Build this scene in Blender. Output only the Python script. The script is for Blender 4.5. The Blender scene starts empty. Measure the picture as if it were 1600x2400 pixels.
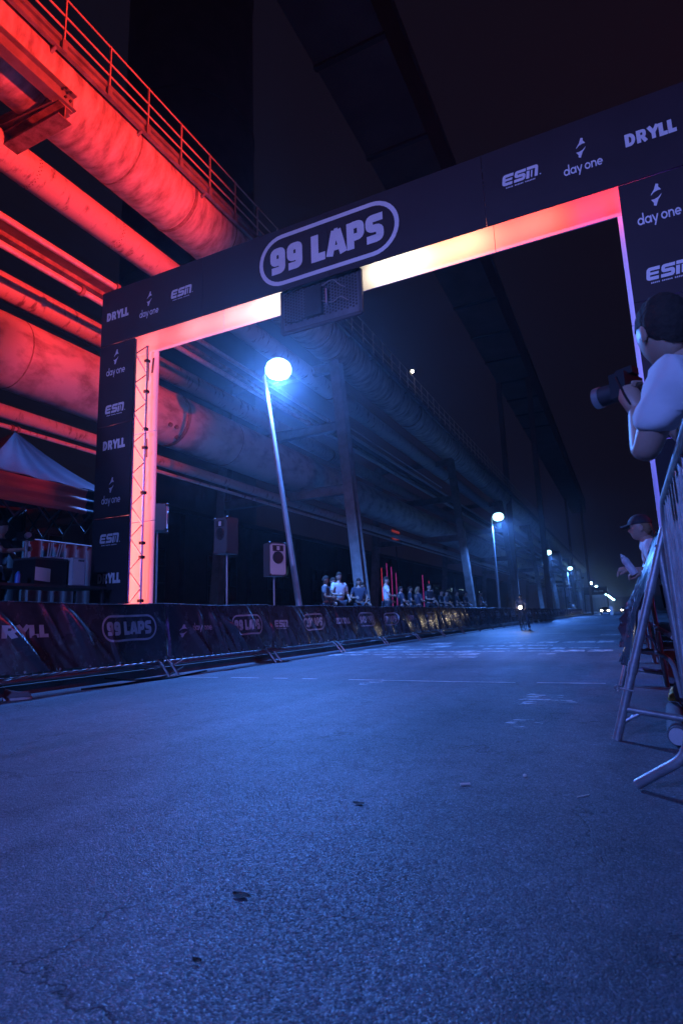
import bpy, bmesh, math, random
from mathutils import Vector, Matrix, noise
random.seed(7)
R = math.radians
scene = bpy.context.scene
COL = scene.collection

# ------------------------------------------------------------------ camera
CAM_H = 0.8
right = Vector((0.89987, 0.43537, -0.03344))
axes = [Vector((0.900, -0.108, -0.423)), Vector((0.435, 0.149, 0.888)), Vector((-0.033, -0.983, 0.181))]
_c = (800.0, 1200.0); _s = 1600 / 1568.0
_l = (-2060 * _s, 1519 * _s); _r = (1440 * _s, 1400 * _s); F_PX = 1364.7676
AX = -Vector((_l[0] - _c[0], _l[1] - _c[1], F_PX)).normalized()
AY = Vector((_r[0] - _c[0], _r[1] - _c[1], F_PX)).normalized()
AZ = AX.cross(AY).normalized()
if AZ.y > 0: AZ = -AZ
cam_d = bpy.data.cameras.new('camera'); cam = bpy.data.objects.new('camera', cam_d); COL.objects.link(cam)
cam_d.sensor_fit = 'HORIZONTAL'; cam_d.sensor_width = 36.0; cam_d.lens = 36.0 * F_PX / 1600.0
cam_d.clip_start = 0.05; cam_d.clip_end = 3000
m = Matrix(((AX.x, -AX.y, -AX.z, 0), (AY.x, -AY.y, -AY.z, 0), (AZ.x, -AZ.y, -AZ.z, CAM_H), (0, 0, 0, 1)))
cam.matrix_world = m
cam_d.dof.use_dof = True; cam_d.dof.focus_distance = 8.5; cam_d.dof.aperture_fstop = 7.0
scene.camera = cam

# ------------------------------------------------------------------ night sky and exposure
W = bpy.data.worlds.new('World'); scene.world = W; W.use_nodes = True
bg = W.node_tree.nodes['Background']
bg.inputs[0].default_value = (0.36, 0.27, 0.66, 1); bg.inputs[1].default_value = 0.0115
vs = scene.view_settings
vs.view_transform = 'Standard'; vs.look = 'None'; vs.exposure = 0.0; vs.gamma = 1.0; vs.use_curve_mapping = False
scene.cycles.use_denoising = True
try: scene.cycles.denoiser = 'OPENIMAGEDENOISE'
except Exception: pass
scene.cycles.max_bounces = 4; scene.cycles.diffuse_bounces = 2; scene.cycles.glossy_bounces = 2
scene.cycles.use_adaptive_sampling = True; scene.cycles.adaptive_threshold = 0.035
scene.cycles.volume_bounces = 0; scene.cycles.sample_clamp_indirect = 4.0
scene.cycles.caustics_reflective = False; scene.cycles.caustics_refractive = False

BLUE = (0.07, 0.255, 1.0)
RED = (1.0, 0.036, 0.030)
RED_FLOOD_W = 52000
LAMP_W = 7200
HAZE = 0.0013

def add_light(name, kind, loc, energy, color, target=None, parent=None, **kw):
    d = bpy.data.lights.new(name, kind); d.energy = energy; d.color = color
    for k, v in kw.items(): setattr(d, k, v)
    o = bpy.data.objects.new(name, d); COL.objects.link(o)
    loc = Vector(loc)
    if parent is not None: o.parent = parent; o.location = loc - ORG.get(parent, Vector())
    else: o.location = loc
    if target is not None:
        o.rotation_euler = (Vector(target) - loc).to_track_quat('-Z', 'Y').to_euler()
    return o
ORG = {}

# ------------------------------------------------------------------ materials
MATS = {}
def mat(name, col, rough=0.6, metal=0.0, var=0.25, vscale=3.0, bump=0.0, bscale=40.0, stretch=None, col2=None, spec=0.5, coord='Object', thr=None):
    if name in MATS: return MATS[name]
    M = bpy.data.materials.new(name); M.use_nodes = True
    nt = M.node_tree; b = nt.nodes['Principled BSDF']
    b.inputs['Roughness'].default_value = rough; b.inputs['Metallic'].default_value = metal
    b.inputs['Specular IOR Level'].default_value = spec
    tc = nt.nodes.new('ShaderNodeTexCoord'); mp = nt.nodes.new('ShaderNodeMapping')
    nt.links.new(tc.outputs[coord], mp.inputs[0])
    if stretch: mp.inputs['Scale'].default_value = stretch
    n = nt.nodes.new('ShaderNodeTexNoise'); n.inputs['Scale'].default_value = vscale; n.inputs['Detail'].default_value = 6
    n.inputs['Roughness'].default_value = 0.62
    nt.links.new(mp.outputs[0], n.inputs['Vector'])
    r = nt.nodes.new('ShaderNodeValToRGB')
    lo, hi = thr if thr else (0.32, 0.68)
    r.color_ramp.elements[0].position = lo; r.color_ramp.elements[1].position = hi
    c2 = col2 if col2 else tuple(min(1, c * (1 + var)) for c in col)
    c1 = col if col2 else tuple(c * (1 - var) for c in col)
    r.color_ramp.elements[0].color = (*c1, 1); r.color_ramp.elements[1].color = (*c2, 1)
    nt.links.new(n.outputs['Fac'], r.inputs[0]); nt.links.new(r.outputs[0], b.inputs['Base Color'])
    rr = nt.nodes.new('ShaderNodeMapRange'); rr.inputs['To Min'].default_value = max(0.02, rough - 0.12); rr.inputs['To Max'].default_value = min(1, rough + 0.12)
    nt.links.new(n.outputs['Fac'], rr.inputs[0]); nt.links.new(rr.outputs[0], b.inputs['Roughness'])
    if bump:
        n2 = nt.nodes.new('ShaderNodeTexNoise'); n2.inputs['Scale'].default_value = bscale; n2.inputs['Detail'].default_value = 4
        nt.links.new(mp.outputs[0], n2.inputs['Vector'])
        bp = nt.nodes.new('ShaderNodeBump'); bp.inputs['Strength'].default_value = bump; bp.inputs['Distance'].default_value = 0.02
        nt.links.new(n2.outputs['Fac'], bp.inputs['Height']); nt.links.new(bp.outputs[0], b.inputs['Normal'])
    MATS[name] = M
    return M

def emit(name, col, strength):
    if name in MATS: return MATS[name]
    M = bpy.data.materials.new(name); M.use_nodes = True
    b = M.node_tree.nodes['Principled BSDF']
    b.inputs['Base Color'].default_value = (0.1, 0.1, 0.1, 1)
    b.inputs['Emission Color'].default_value = (*col, 1); b.inputs['Emission Strength'].default_value = strength
    M.cycles.emission_sampling = 'NONE' if strength < 100 else 'AUTO'
    MATS[name] = M; return M

def asphalt():
    M = bpy.data.materials.new('asphalt'); M.use_nodes = True
    nt = M.node_tree; N = nt.nodes; L = nt.links; b = N['Principled BSDF']
    tc = N.new('ShaderNodeTexCoord')
    def noise(scale, det=5, rough=0.6, vec=None):
        n = N.new('ShaderNodeTexNoise'); n.inputs['Scale'].default_value = scale; n.inputs['Detail'].default_value = det
        n.inputs['Roughness'].default_value = rough
        L.new(vec if vec else tc.outputs['Object'], n.inputs['Vector']); return n
    def ramp(src, stops):
        r = N.new('ShaderNodeValToRGB'); e = r.color_ramp.elements
        while len(e) < len(stops): e.new(0.5)
        for k, (p, c) in enumerate(stops): e[k].position = p; e[k].color = (*c, 1)
        L.new(src, r.inputs[0]); return r
    def mix(a, bb, fac, mode='MIX'):
        x = N.new('ShaderNodeMix'); x.data_type = 'RGBA'; x.blend_type = mode
        for s, v in ((x.inputs[0], fac), (x.inputs[6], a), (x.inputs[7], bb)):
            if isinstance(v, (int, float)): s.default_value = v
            elif isinstance(v, tuple): s.default_value = (*v, 1)
            else: L.new(v, s)
        return x.outputs[2]
    big = ramp(noise(0.45, 6).outputs['Fac'], [(0.28, (0.046, 0.054, 0.068)), (0.5, (0.082, 0.093, 0.110)), (0.72, (0.105, 0.118, 0.138))])
    vor = N.new('ShaderNodeTexVoronoi'); vor.inputs['Scale'].default_value = 170; L.new(tc.outputs['Object'], vor.inputs['Vector'])
    sep = N.new('ShaderNodeSeparateColor'); L.new(vor.outputs['Color'], sep.inputs[0])
    grains = ramp(sep.outputs[0], [(0.0, (0.62, 0.62, 0.64)), (0.55, (0.9, 0.9, 0.9)), (0.90, (1.15, 1.15, 1.15)), (1.0, (2.6, 2.6, 2.6))])
    col = mix(big.outputs[0], grains.outputs[0], 0.75, 'MULTIPLY')
    mid = ramp(noise(5.0, 8, 0.7).outputs['Fac'], [(0.30, (0.45, 0.45, 0.47)), (0.46, (0.95, 0.95, 0.95)), (0.72, (1.25, 1.25, 1.27))])
    col = mix(col, mid.outputs[0], 0.85, 'MULTIPLY')
    # tyre-worn lanes and patches: long soft bands down the road, and mixed coarse stones
    mpn = N.new('ShaderNodeMapping'); mpn.inputs['Scale'].default_value = (1.3, .07, 1); L.new(tc.outputs['Object'], mpn.inputs[0])
    lanes = ramp(noise(1.6, 4, .5, mpn.outputs[0]).outputs['Fac'], [(0.32, (0.72, 0.72, 0.74)), (0.62, (1.16, 1.16, 1.15))])
    col = mix(col, lanes.outputs[0], 0.9, 'MULTIPLY')
    v2 = N.new('ShaderNodeTexVoronoi'); v2.inputs['Scale'].default_value = 62; L.new(tc.outputs['Object'], v2.inputs['Vector'])
    sp2 = N.new('ShaderNodeSeparateColor'); L.new(v2.outputs['Color'], sp2.inputs[0])
    st2 = ramp(sp2.outputs[1], [(0.0, (0.7, 0.7, 0.7)), (0.12, (0.95, 0.95, 0.95)), (0.9, (1.0, 1.0, 1.0)), (1.0, (1.7, 1.7, 1.7))])
    col = mix(col, st2.outputs[0], 0.8, 'MULTIPLY')
    pt = ramp(noise(0.22, 2, .4).outputs['Fac'], [(0.40, (0.8, 0.8, 0.82)), (0.46, (1.08, 1.08, 1.08))])
    col = mix(col, pt.outputs[0], 0.8, 'MULTIPLY')
    # hairline cracks: edge distance of a large warped voronoi, kept only in patches
    w = noise(1.8, 5); off = N.new('ShaderNodeVectorMath'); off.operation = 'SCALE'; off.inputs['Scale'].default_value = 0.9
    L.new(w.outputs['Color'], off.inputs[0]); add = N.new('ShaderNodeVectorMath'); L.new(tc.outputs['Object'], add.inputs[0]); L.new(off.outputs[0], add.inputs[1])
    cr = N.new('ShaderNodeTexVoronoi'); cr.feature = 'DISTANCE_TO_EDGE'; cr.inputs['Scale'].default_value = 0.85; L.new(add.outputs[0], cr.inputs['Vector'])
    line = ramp(cr.outputs['Distance'], [(0.0, (1, 1, 1)), (0.010, (0, 0, 0))])
    keep = ramp(noise(0.7, 3).outputs['Fac'], [(0.44, (0, 0, 0)), (0.54, (1, 1, 1))])
    cm = N.new('ShaderNodeMath'); cm.operation = 'MULTIPLY'; L.new(line.outputs[0], cm.inputs[0]); L.new(keep.outputs[0], cm.inputs[1])
    cm2 = N.new('ShaderNodeMath'); cm2.operation = 'MULTIPLY'; L.new(cm.outputs[0], cm2.inputs[0]); cm2.inputs[1].default_value = 0.9
    col = mix(col, (0.014, 0.014, 0.018), cm2.outputs[0])
    # dark oil spots
    spot = N.new('ShaderNodeTexVoronoi'); spot.inputs['Scale'].default_value = 2.3; L.new(add.outputs[0], spot.inputs['Vector'])
    sp = ramp(spot.outputs['Distance'], [(0.035, (1, 1, 1)), (0.06, (0, 0, 0))])
    spm = N.new('ShaderNodeMath'); spm.operation = 'MULTIPLY'; L.new(sp.outputs[0], spm.inputs[0]); spm.inputs[1].default_value = 0.7
    col = mix(col, (0.02, 0.02, 0.025), spm.outputs[0])
    L.new(col, b.inputs['Base Color'])
    rg = N.new('ShaderNodeMapRange'); L.new(sep.outputs[1], rg.inputs[0]); rg.inputs['To Min'].default_value = 0.42; rg.inputs['To Max'].default_value = 0.95
    L.new(rg.outputs[0], b.inputs['Roughness'])
    hsum = N.new('ShaderNodeMath'); hsum.operation = 'MULTIPLY_ADD'
    L.new(vor.outputs['Distance'], hsum.inputs[0]); hsum.inputs[1].default_value = -0.9; L.new(noise(45, 3).outputs['Fac'], hsum.inputs[2])
    hs2 = N.new('ShaderNodeMath'); hs2.operation = 'SUBTRACT'; L.new(hsum.outputs[0], hs2.inputs[0]); L.new(cm.outputs[0], hs2.inputs[1])
    bp = N.new('ShaderNodeBump'); bp.inputs['Strength'].default_value = 0.75; bp.inputs['Distance'].default_value = 0.0026
    L.new(hs2.outputs[0], bp.inputs['Height']); L.new(bp.outputs[0], b.inputs['Normal'])
    return M

M_ASPH = asphalt()
M_SOIL = mat('soil', (0.03, 0.027, 0.024), 0.95, var=0.5, vscale=6, bump=0.6, bscale=30)
M_CONC = mat('concrete', (0.16, 0.155, 0.15), 0.85, var=0.3, vscale=2, bump=0.4, bscale=25)
M_PAINTW = mat('worn_white_paint', (0.42, 0.43, 0.45), 0.7, col2=(0.72, 0.74, 0.76), vscale=5)
def worn(M, lo, hi, scale, stretch):
    nt = M.node_tree; tc = nt.nodes.new('ShaderNodeTexCoord'); mp = nt.nodes.new('ShaderNodeMapping'); mp.inputs['Scale'].default_value = stretch
    n = nt.nodes.new('ShaderNodeTexNoise'); n.inputs['Scale'].default_value = scale; n.inputs['Detail'].default_value = 7; n.inputs['Roughness'].default_value = .7
    r = nt.nodes.new('ShaderNodeMapRange'); r.inputs['From Min'].default_value = lo; r.inputs['From Max'].default_value = hi
    nt.links.new(tc.outputs['Object'], mp.inputs[0]); nt.links.new(mp.outputs[0], n.inputs['Vector']); nt.links.new(n.outputs['Fac'], r.inputs[0])
    nt.links.new(r.outputs[0], nt.nodes['Principled BSDF'].inputs['Alpha'])
worn(M_PAINTW, .40, .58, 6.0, (1, 1.5, 1))
M_SMEAR = mat('paint_smear', (0.5, 0.52, 0.55), 0.7, var=.2); worn(M_SMEAR, .47, .60, 7.0, (.7, 1.4, 1))
M_TAPE = mat('white_tape', (0.2, 0.2, 0.22), 0.6, col2=(0.6, 0.6, 0.62), vscale=3, thr=(0.35, 0.55))
M_PIPE = mat('weathered_pipe_paint', (0.19, 0.15, 0.13), 0.6, col2=(0.60, 0.54, 0.49), vscale=1.6, thr=(0.32, 0.62), stretch=(0.8, 2.6, 0.8), bump=0.35, bscale=9)
M_PIPE2 = mat('grey_pipe_paint', (0.15, 0.11, 0.10), 0.55, col2=(0.50, 0.45, 0.42), vscale=2.8, thr=(0.32, 0.45), stretch=(0.8, 2.2, 0.8), bump=0.2, bscale=12)
M_PIPE3 = mat('pale_pipe_paint', (0.27, 0.23, 0.21), 0.5, col2=(0.56, 0.52, 0.48), vscale=1.0, thr=(0.34, 0.54), stretch=(0.5, 1.3, 2.4), bump=0.15, bscale=10)
M_GALV = mat('galvanised_pipe', (0.62, 0.60, 0.58), 0.38, 0.3, var=0.2, vscale=6)
M_RUST = mat('rusty_steel', (0.10, 0.055, 0.04), 0.8, col2=(0.34, 0.25, 0.21), vscale=4, bump=0.4, bscale=20)
M_STEEL = mat('painted_steel_beam', (0.13, 0.12, 0.12), 0.6, col2=(0.26, 0.24, 0.23), vscale=2.5, bump=0.15, bscale=18)
M_HANDRAIL = mat('handrail_paint', (0.55, 0.42, 0.3), 0.5, var=0.2)
M_DARKSTEEL = mat('dark_steel', (0.035, 0.033, 0.036), 0.6, var=0.3, bump=0.1)
M_PANEL = mat('black_printed_panel', (0.024, 0.017, 0.023), 0.62, var=0.12, vscale=1.5, spec=0.3)
M_PANELW = mat('white_panel_reverse', (0.76, 0.75, 0.73), 0.75, var=0.05, vscale=1.2)
M_PRINT = mat('white_print', (0.62, 0.62, 0.64), 0.6, var=0.06, spec=0.3)
M_PRINTB = mat('banner_white_print', (0.52, 0.52, 0.55), 0.5, var=0.1, spec=0.4)
M_ALU = mat('truss_aluminium', (0.62, 0.62, 0.64), 0.35, 0.85, var=0.1)
M_PVC = mat('black_pvc_banner', (0.046, 0.048, 0.062), 0.26, var=0.3, vscale=4, bump=0.3, bscale=9, spec=1.0)
M_GALVB = mat('galvanised_barrier', (0.33, 0.34, 0.36), 0.42, 0.55, var=0.25, vscale=9, bump=0.1, bscale=60)
M_BLACK = mat('black_plastic', (0.012, 0.012, 0.014), 0.45, var=0.2)
M_LAMPPOST = mat('lamp_post_grey', (0.30, 0.31, 0.33), 0.45, 0.3, var=0.15)
M_LENS = emit('lamp_lens', (0.42, 0.85, 1.0), 5)
M_FARLENS = emit('far_lamp_lens', (0.45, 0.85, 1.0), 60)
M_TENT = mat('tent_canopy_fabric', (0.035, 0.035, 0.065), 0.6, var=0.2, vscale=2, bump=0.1, bscale=6)
M_TENTR = mat('tent_valance_print', (0.62, 0.16, 0.12), 0.55, var=0.1, stretch=(1, 0.3, 5))
M_TENTB = mat('tent_valance_black', (0.02, 0.02, 0.025), 0.6)
M_CURTAIN = mat('dark_curtain', (0.022, 0.016, 0.02), 0.8, var=0.3)
M_STAGE = mat('stage_board', (0.05, 0.045, 0.045), 0.7)
M_SKIN = mat('skin', (0.42, 0.26, 0.20), 0.5, var=0.08, vscale=8)
M_SKIN2 = mat('skin_tan', (0.30, 0.18, 0.13), 0.5, var=0.08, vscale=8)
M_WHITE = mat('white_cotton', (0.62, 0.62, 0.63), 0.85, var=0.08, vscale=7, bump=0.25, bscale=9)
M_GREYC = mat('grey_cotton', (0.12, 0.125, 0.14), 0.85, var=0.12, bump=0.2, bscale=10)
M_NAVY = mat('navy_cotton', (0.04, 0.045, 0.07), 0.85, var=0.2)
M_DENIM = mat('dark_denim', (0.035, 0.04, 0.055), 0.85, var=0.25)
M_HAIR = mat('brown_hair', (0.025, 0.017, 0.013), 0.9, var=0.4, vscale=30, bump=0.5, bscale=60)
M_HAIRL = mat('fair_hair', (0.28, 0.17, 0.09), 0.9, var=0.3, vscale=30, bump=0.5, bscale=60)
M_CAP = mat('dark_cap', (0.03, 0.03, 0.038), 0.75)
M_SHOE = mat('pale_shoe', (0.5, 0.5, 0.52), 0.6)
M_SHOED = mat('dark_shoe', (0.03, 0.03, 0.035), 0.6)
M_SHOELIT = mat('lamplit_shoe', (0.75, 0.62, 0.16), 0.6)  # yellow lamp light falling on the shoes put into their base colour
M_SPK = mat('speaker_cabinet', (0.05, 0.05, 0.055), 0.55, var=0.1)
M_SPKP = mat('speaker_painted_front', (0.45, 0.42, 0.42), 0.6, var=0.06)
M_BRICK = mat('dark_facade', (0.045, 0.034, 0.034), 0.9, var=0.35, vscale=1.5, bump=0.3, bscale=8)
M_TOWER = mat('tower_steel', (0.17, 0.10, 0.095), 0.9, var=0.25, vscale=0.4)
M_CARW = mat('car_paint', (0.1, 0.1, 0.12), 0.3, var=0.05)
M_GLASS = mat('car_glass', (0.01, 0.01, 0.012), 0.1, var=0.05)
M_TYRE = mat('tyre', (0.015, 0.015, 0.016), 0.8)
M_HEADL = emit('headlight_lens', (1.0, 0.86, 0.62), 60)
M_TUBEP = emit('pink_fabric_glow', (0.8, 0.06, 0.5), .45)
M_TUBER = emit('red_fabric_glow', (1.0, 0.05, 0.12), .6)
M_BOTTLE = mat('translucent_bottle', (0.55, 0.55, 0.6), 0.35, var=0.05)
M_PAPER = mat('paper', (0.7, 0.68, 0.62), 0.8, var=0.05)
M_LEAF = mat('dead_leaf', (0.02, 0.015, 0.012), 0.8)
M_PCB = mat('cabinet_metal', (0.05, 0.055, 0.06), 0.4, 0.5, var=0.2)
M_HEX = mat('cooling_plate', (0.11, 0.115, 0.125), 0.4, 0.3, var=0.3)
M_BLUEB = mat('blue_plastic', (0.05, 0.18, 0.5), 0.4)

# ------------------------------------------------------------------ mesh helpers
class MB:
    def __init__(s): s.v = []; s.f = []
    def poly(s, pts):
        i = len(s.v); s.v += [Vector(p) for p in pts]; s.f.append(tuple(range(i, i + len(pts)))); return s
    def box(s, lo, hi):
        x0, y0, z0 = lo; x1, y1, z1 = hi; i = len(s.v)
        s.v += [Vector(p) for p in ((x0,y0,z0),(x1,y0,z0),(x1,y1,z0),(x0,y1,z0),(x0,y0,z1),(x1,y0,z1),(x1,y1,z1),(x0,y1,z1))]
        for q in ((0,3,2,1),(4,5,6,7),(0,1,5,4),(1,2,6,5),(2,3,7,6),(3,0,4,7)): s.f.append(tuple(i + k for k in q))
        return s
    def prism(s, prof, a, b, up=(0, 0, 1)):
        # profile (u,v) swept from a to b; u = side, v = up
        a = Vector(a); b = Vector(b); d = (b - a).normalized(); up = Vector(up)
        side = d.cross(up).normalized(); up2 = side.cross(d).normalized(); n = len(prof); i = len(s.v)
        for P in (a, b):
            for (u, v) in prof: s.v.append(P + side * u + up2 * v)
        for k in range(n): s.f.append((i + k, i + (k + 1) % n, i + n + (k + 1) % n, i + n + k))
        s.f.append(tuple(i + k for k in reversed(range(n)))); s.f.append(tuple(i + n + k for k in range(n)))
        return s
    def bar(s, a, b, w, h, up=(0, 0, 1)):
        return s.prism([(-w/2,-h/2),(w/2,-h/2),(w/2,h/2),(-w/2,h/2)], a, b, up)
    def tube(s, pts, r, n=10, cap=True):
        pts = [Vector(p) for p in pts]; rr = r if isinstance(r, (list, tuple)) else [r] * len(pts)
        i = len(s.v); N = None
        for k, p in enumerate(pts):
            d = (pts[min(k + 1, len(pts) - 1)] - pts[max(k - 1, 0)]).normalized()
            if N is None:
                N = d.cross(Vector((0, 0, 1)));
                if N.length < 1e-4: N = d.cross(Vector((0, 1, 0)))
            N = (N - d * N.dot(d)).normalized(); B = d.cross(N)
            for j in range(n):
                t = 2 * math.pi * j / n; s.v.append(p + (N * math.cos(t) + B * math.sin(t)) * rr[k])
        for k in range(len(pts) - 1):
            for j in range(n):
                s.f.append((i + k*n + j, i + k*n + (j+1) % n, i + (k+1)*n + (j+1) % n, i + (k+1)*n + j))
        if cap:
            s.f.append(tuple(i + j for j in reversed(range(n)))); e = i + (len(pts)-1)*n; s.f.append(tuple(e + j for j in range(n)))
        return s
    def ball(s, c, r, nu=12, nv=8):
        c = Vector(c); r = Vector((r, r, r)) if isinstance(r, (int, float)) else Vector(r); i = len(s.v)
        for a in range(nv + 1):
            ph = math.pi * a / nv
            for b in range(nu):
                t = 2 * math.pi * b / nu
                s.v.append(c + Vector((r.x*math.sin(ph)*math.cos(t), r.y*math.sin(ph)*math.sin(t), r.z*math.cos(ph))))
        for a in range(nv):
            for b in range(nu):
                s.f.append((i + a*nu + b, i + (a+1)*nu + b, i + (a+1)*nu + (b+1) % nu, i + a*nu + (b+1) % nu))
        return s
    def grid(s, fn, nu, nv):
        i = len(s.v)
        for b in range(nv + 1):
            for a in range(nu + 1): s.v.append(Vector(fn(a / nu, b / nv)))
        for b in range(nv):
            for a in range(nu):
                k = i + b*(nu+1) + a; s.f.append((k, k + 1, k + nu + 2, k + nu + 1))
        return s
    def lathe(s, prof, c, n=16):
        c = Vector(c); i = len(s.v)
        for (r, z) in prof:
            for j in range(n):
                t = 2*math.pi*j/n; s.v.append(c + Vector((r*math.cos(t), r*math.sin(t), z)))
        for k in range(len(prof)-1):
            for j in range(n): s.f.append((i+k*n+j, i+k*n+(j+1) % n, i+(k+1)*n+(j+1) % n, i+(k+1)*n+j))
        return s
    def add(s, o, M=None):
        i = len(s.v); s.v += [(M @ v if M else v.copy()) for v in o.v]; s.f += [tuple(i + k for k in f) for f in o.f]; return s
    def xf(s, M): s.v = [M @ v for v in s.v]; return s

def rnd3(pts, r, n=4):
    P = [Vector(p) for p in pts]; out = [P[0]]
    for k in range(1, len(P) - 1):
        p = P[k]; a = P[k-1] - p; c = P[k+1] - p; d = min(r, a.length/2.01, c.length/2.01)
        A = p + a.normalized()*d; B = p + c.normalized()*d
        for j in range(n + 1):
            t = j/n; out.append(A*(1-t)**2 + p*2*t*(1-t) + B*t*t)
    out.append(P[-1]); return out
def mesh(name, mb, m, smooth=False, off=Vector()):
    me = bpy.data.meshes.new(name)
    me.from_pydata([tuple(v - off) for v in mb.v], [], mb.f)
    bm = bmesh.new(); bm.from_mesh(me)
    bmesh.ops.remove_doubles(bm, verts=bm.verts, dist=1e-5)
    bmesh.ops.recalc_face_normals(bm, faces=bm.faces)
    bm.to_mesh(me); bm.free()
    me.materials.append(m)
    if smooth:
        for p in me.polygons: p.use_smooth = True
        try: me.set_sharp_from_angle(angle=R(40))
        except Exception: pass
    return me
def tag(o, label=None, cat=None, group=None, kind=None):
    if label: o['label'] = label
    if cat: o['category'] = cat
    if group: o['group'] = group
    if kind: o['kind'] = kind
    return o
def thing(name, label, cat, loc=(0, 0, 0), group=None):
    o = bpy.data.objects.new(name, None); COL.objects.link(o); o.location = loc; o.empty_display_size = 0.2
    ORG[o] = Vector(loc); return tag(o, label, cat, group)
def part(name, mb, m, parent, smooth=False, label=None):
    off = ORG[parent]
    o = bpy.data.objects.new(name, mesh(name, mb, m, smooth, off)); COL.objects.link(o); o.parent = parent
    ORG[o] = off
    if label: o['label'] = label
    return o
def single(name, mb, m, label, cat, loc, group=None, smooth=False):
    o = bpy.data.objects.new(name, mesh(name, mb, m, smooth, Vector(loc))); COL.objects.link(o); o.location = loc
    ORG[o] = Vector(loc); return tag(o, label, cat, group)
def struct(name, mb, m, kind='structure', smooth=False):
    o = bpy.data.objects.new(name, mesh(name, mb, m, smooth)); COL.objects.link(o); o['kind'] = kind; ORG[o] = Vector(); return o
def copy_tree(o, parent=None):
    c = o.copy(); COL.objects.link(c)
    if parent is not None: c.parent = parent
    for ch in o.children: copy_tree(ch, c)
    return c

# ------------------------------------------------------------------ lettering
def arc(cx, cy, rx, ry, a0, a1, n=14):
    return [(cx + rx*math.cos(R(a0 + (a1-a0)*k/n)), cy + ry*math.sin(R(a0 + (a1-a0)*k/n))) for k in range(n + 1)]
def rnd(pts, r, n=4):
    out = [pts[0]]
    for k in range(1, len(pts) - 1):
        p = Vector(pts[k]); a = (Vector(pts[k-1]) - p); b = (Vector(pts[k+1]) - p)
        d = min(r, a.length/2, b.length/2); A = p + a.normalized()*d; B = p + b.normalized()*d
        for j in range(n + 1):
            t = j/n; out.append(tuple(A*(1-t)**2 + p*2*t*(1-t) + B*t*t))
    out.append(pts[-1]); return out
def thick(pts, w, closed=False):
    P = [Vector(p) for p in pts]
    Q = [P[0]]
    for p in P[1:]:
        if (p - Q[-1]).length > 1e-4: Q.append(p)
    if closed and (Q[0] - Q[-1]).length < 1e-4: Q.pop()
    n = len(Q); L = []; Rr = []
    for k in range(n):
        a = Q[k-1] if (k > 0 or closed) else None; b = Q[(k+1) % n] if (k < n-1 or closed) else None
        d0 = (Q[k] - a).normalized() if a is not None else None; d1 = (b - Q[k]).normalized() if b is not None else None
        if d0 is None: d0 = d1
        if d1 is None: d1 = d0
        n0 = Vector((-d0.y, d0.x)); n1 = Vector((-d1.y, d1.x)); mt = n0 + n1
        mt = mt.normalized() if mt.length > 1e-3 else n0
        sc = min(1.6, 1 / max(0.35, mt.dot(n0)))
        L.append(Q[k] + mt*sc*w/2); Rr.append(Q[k] - mt*sc*w/2)
    quads = []
    for k in range(n if closed else n - 1):
        j = (k+1) % n; quads.append((Rr[k], Rr[j], L[j], L[k]))
    return quads
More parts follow.
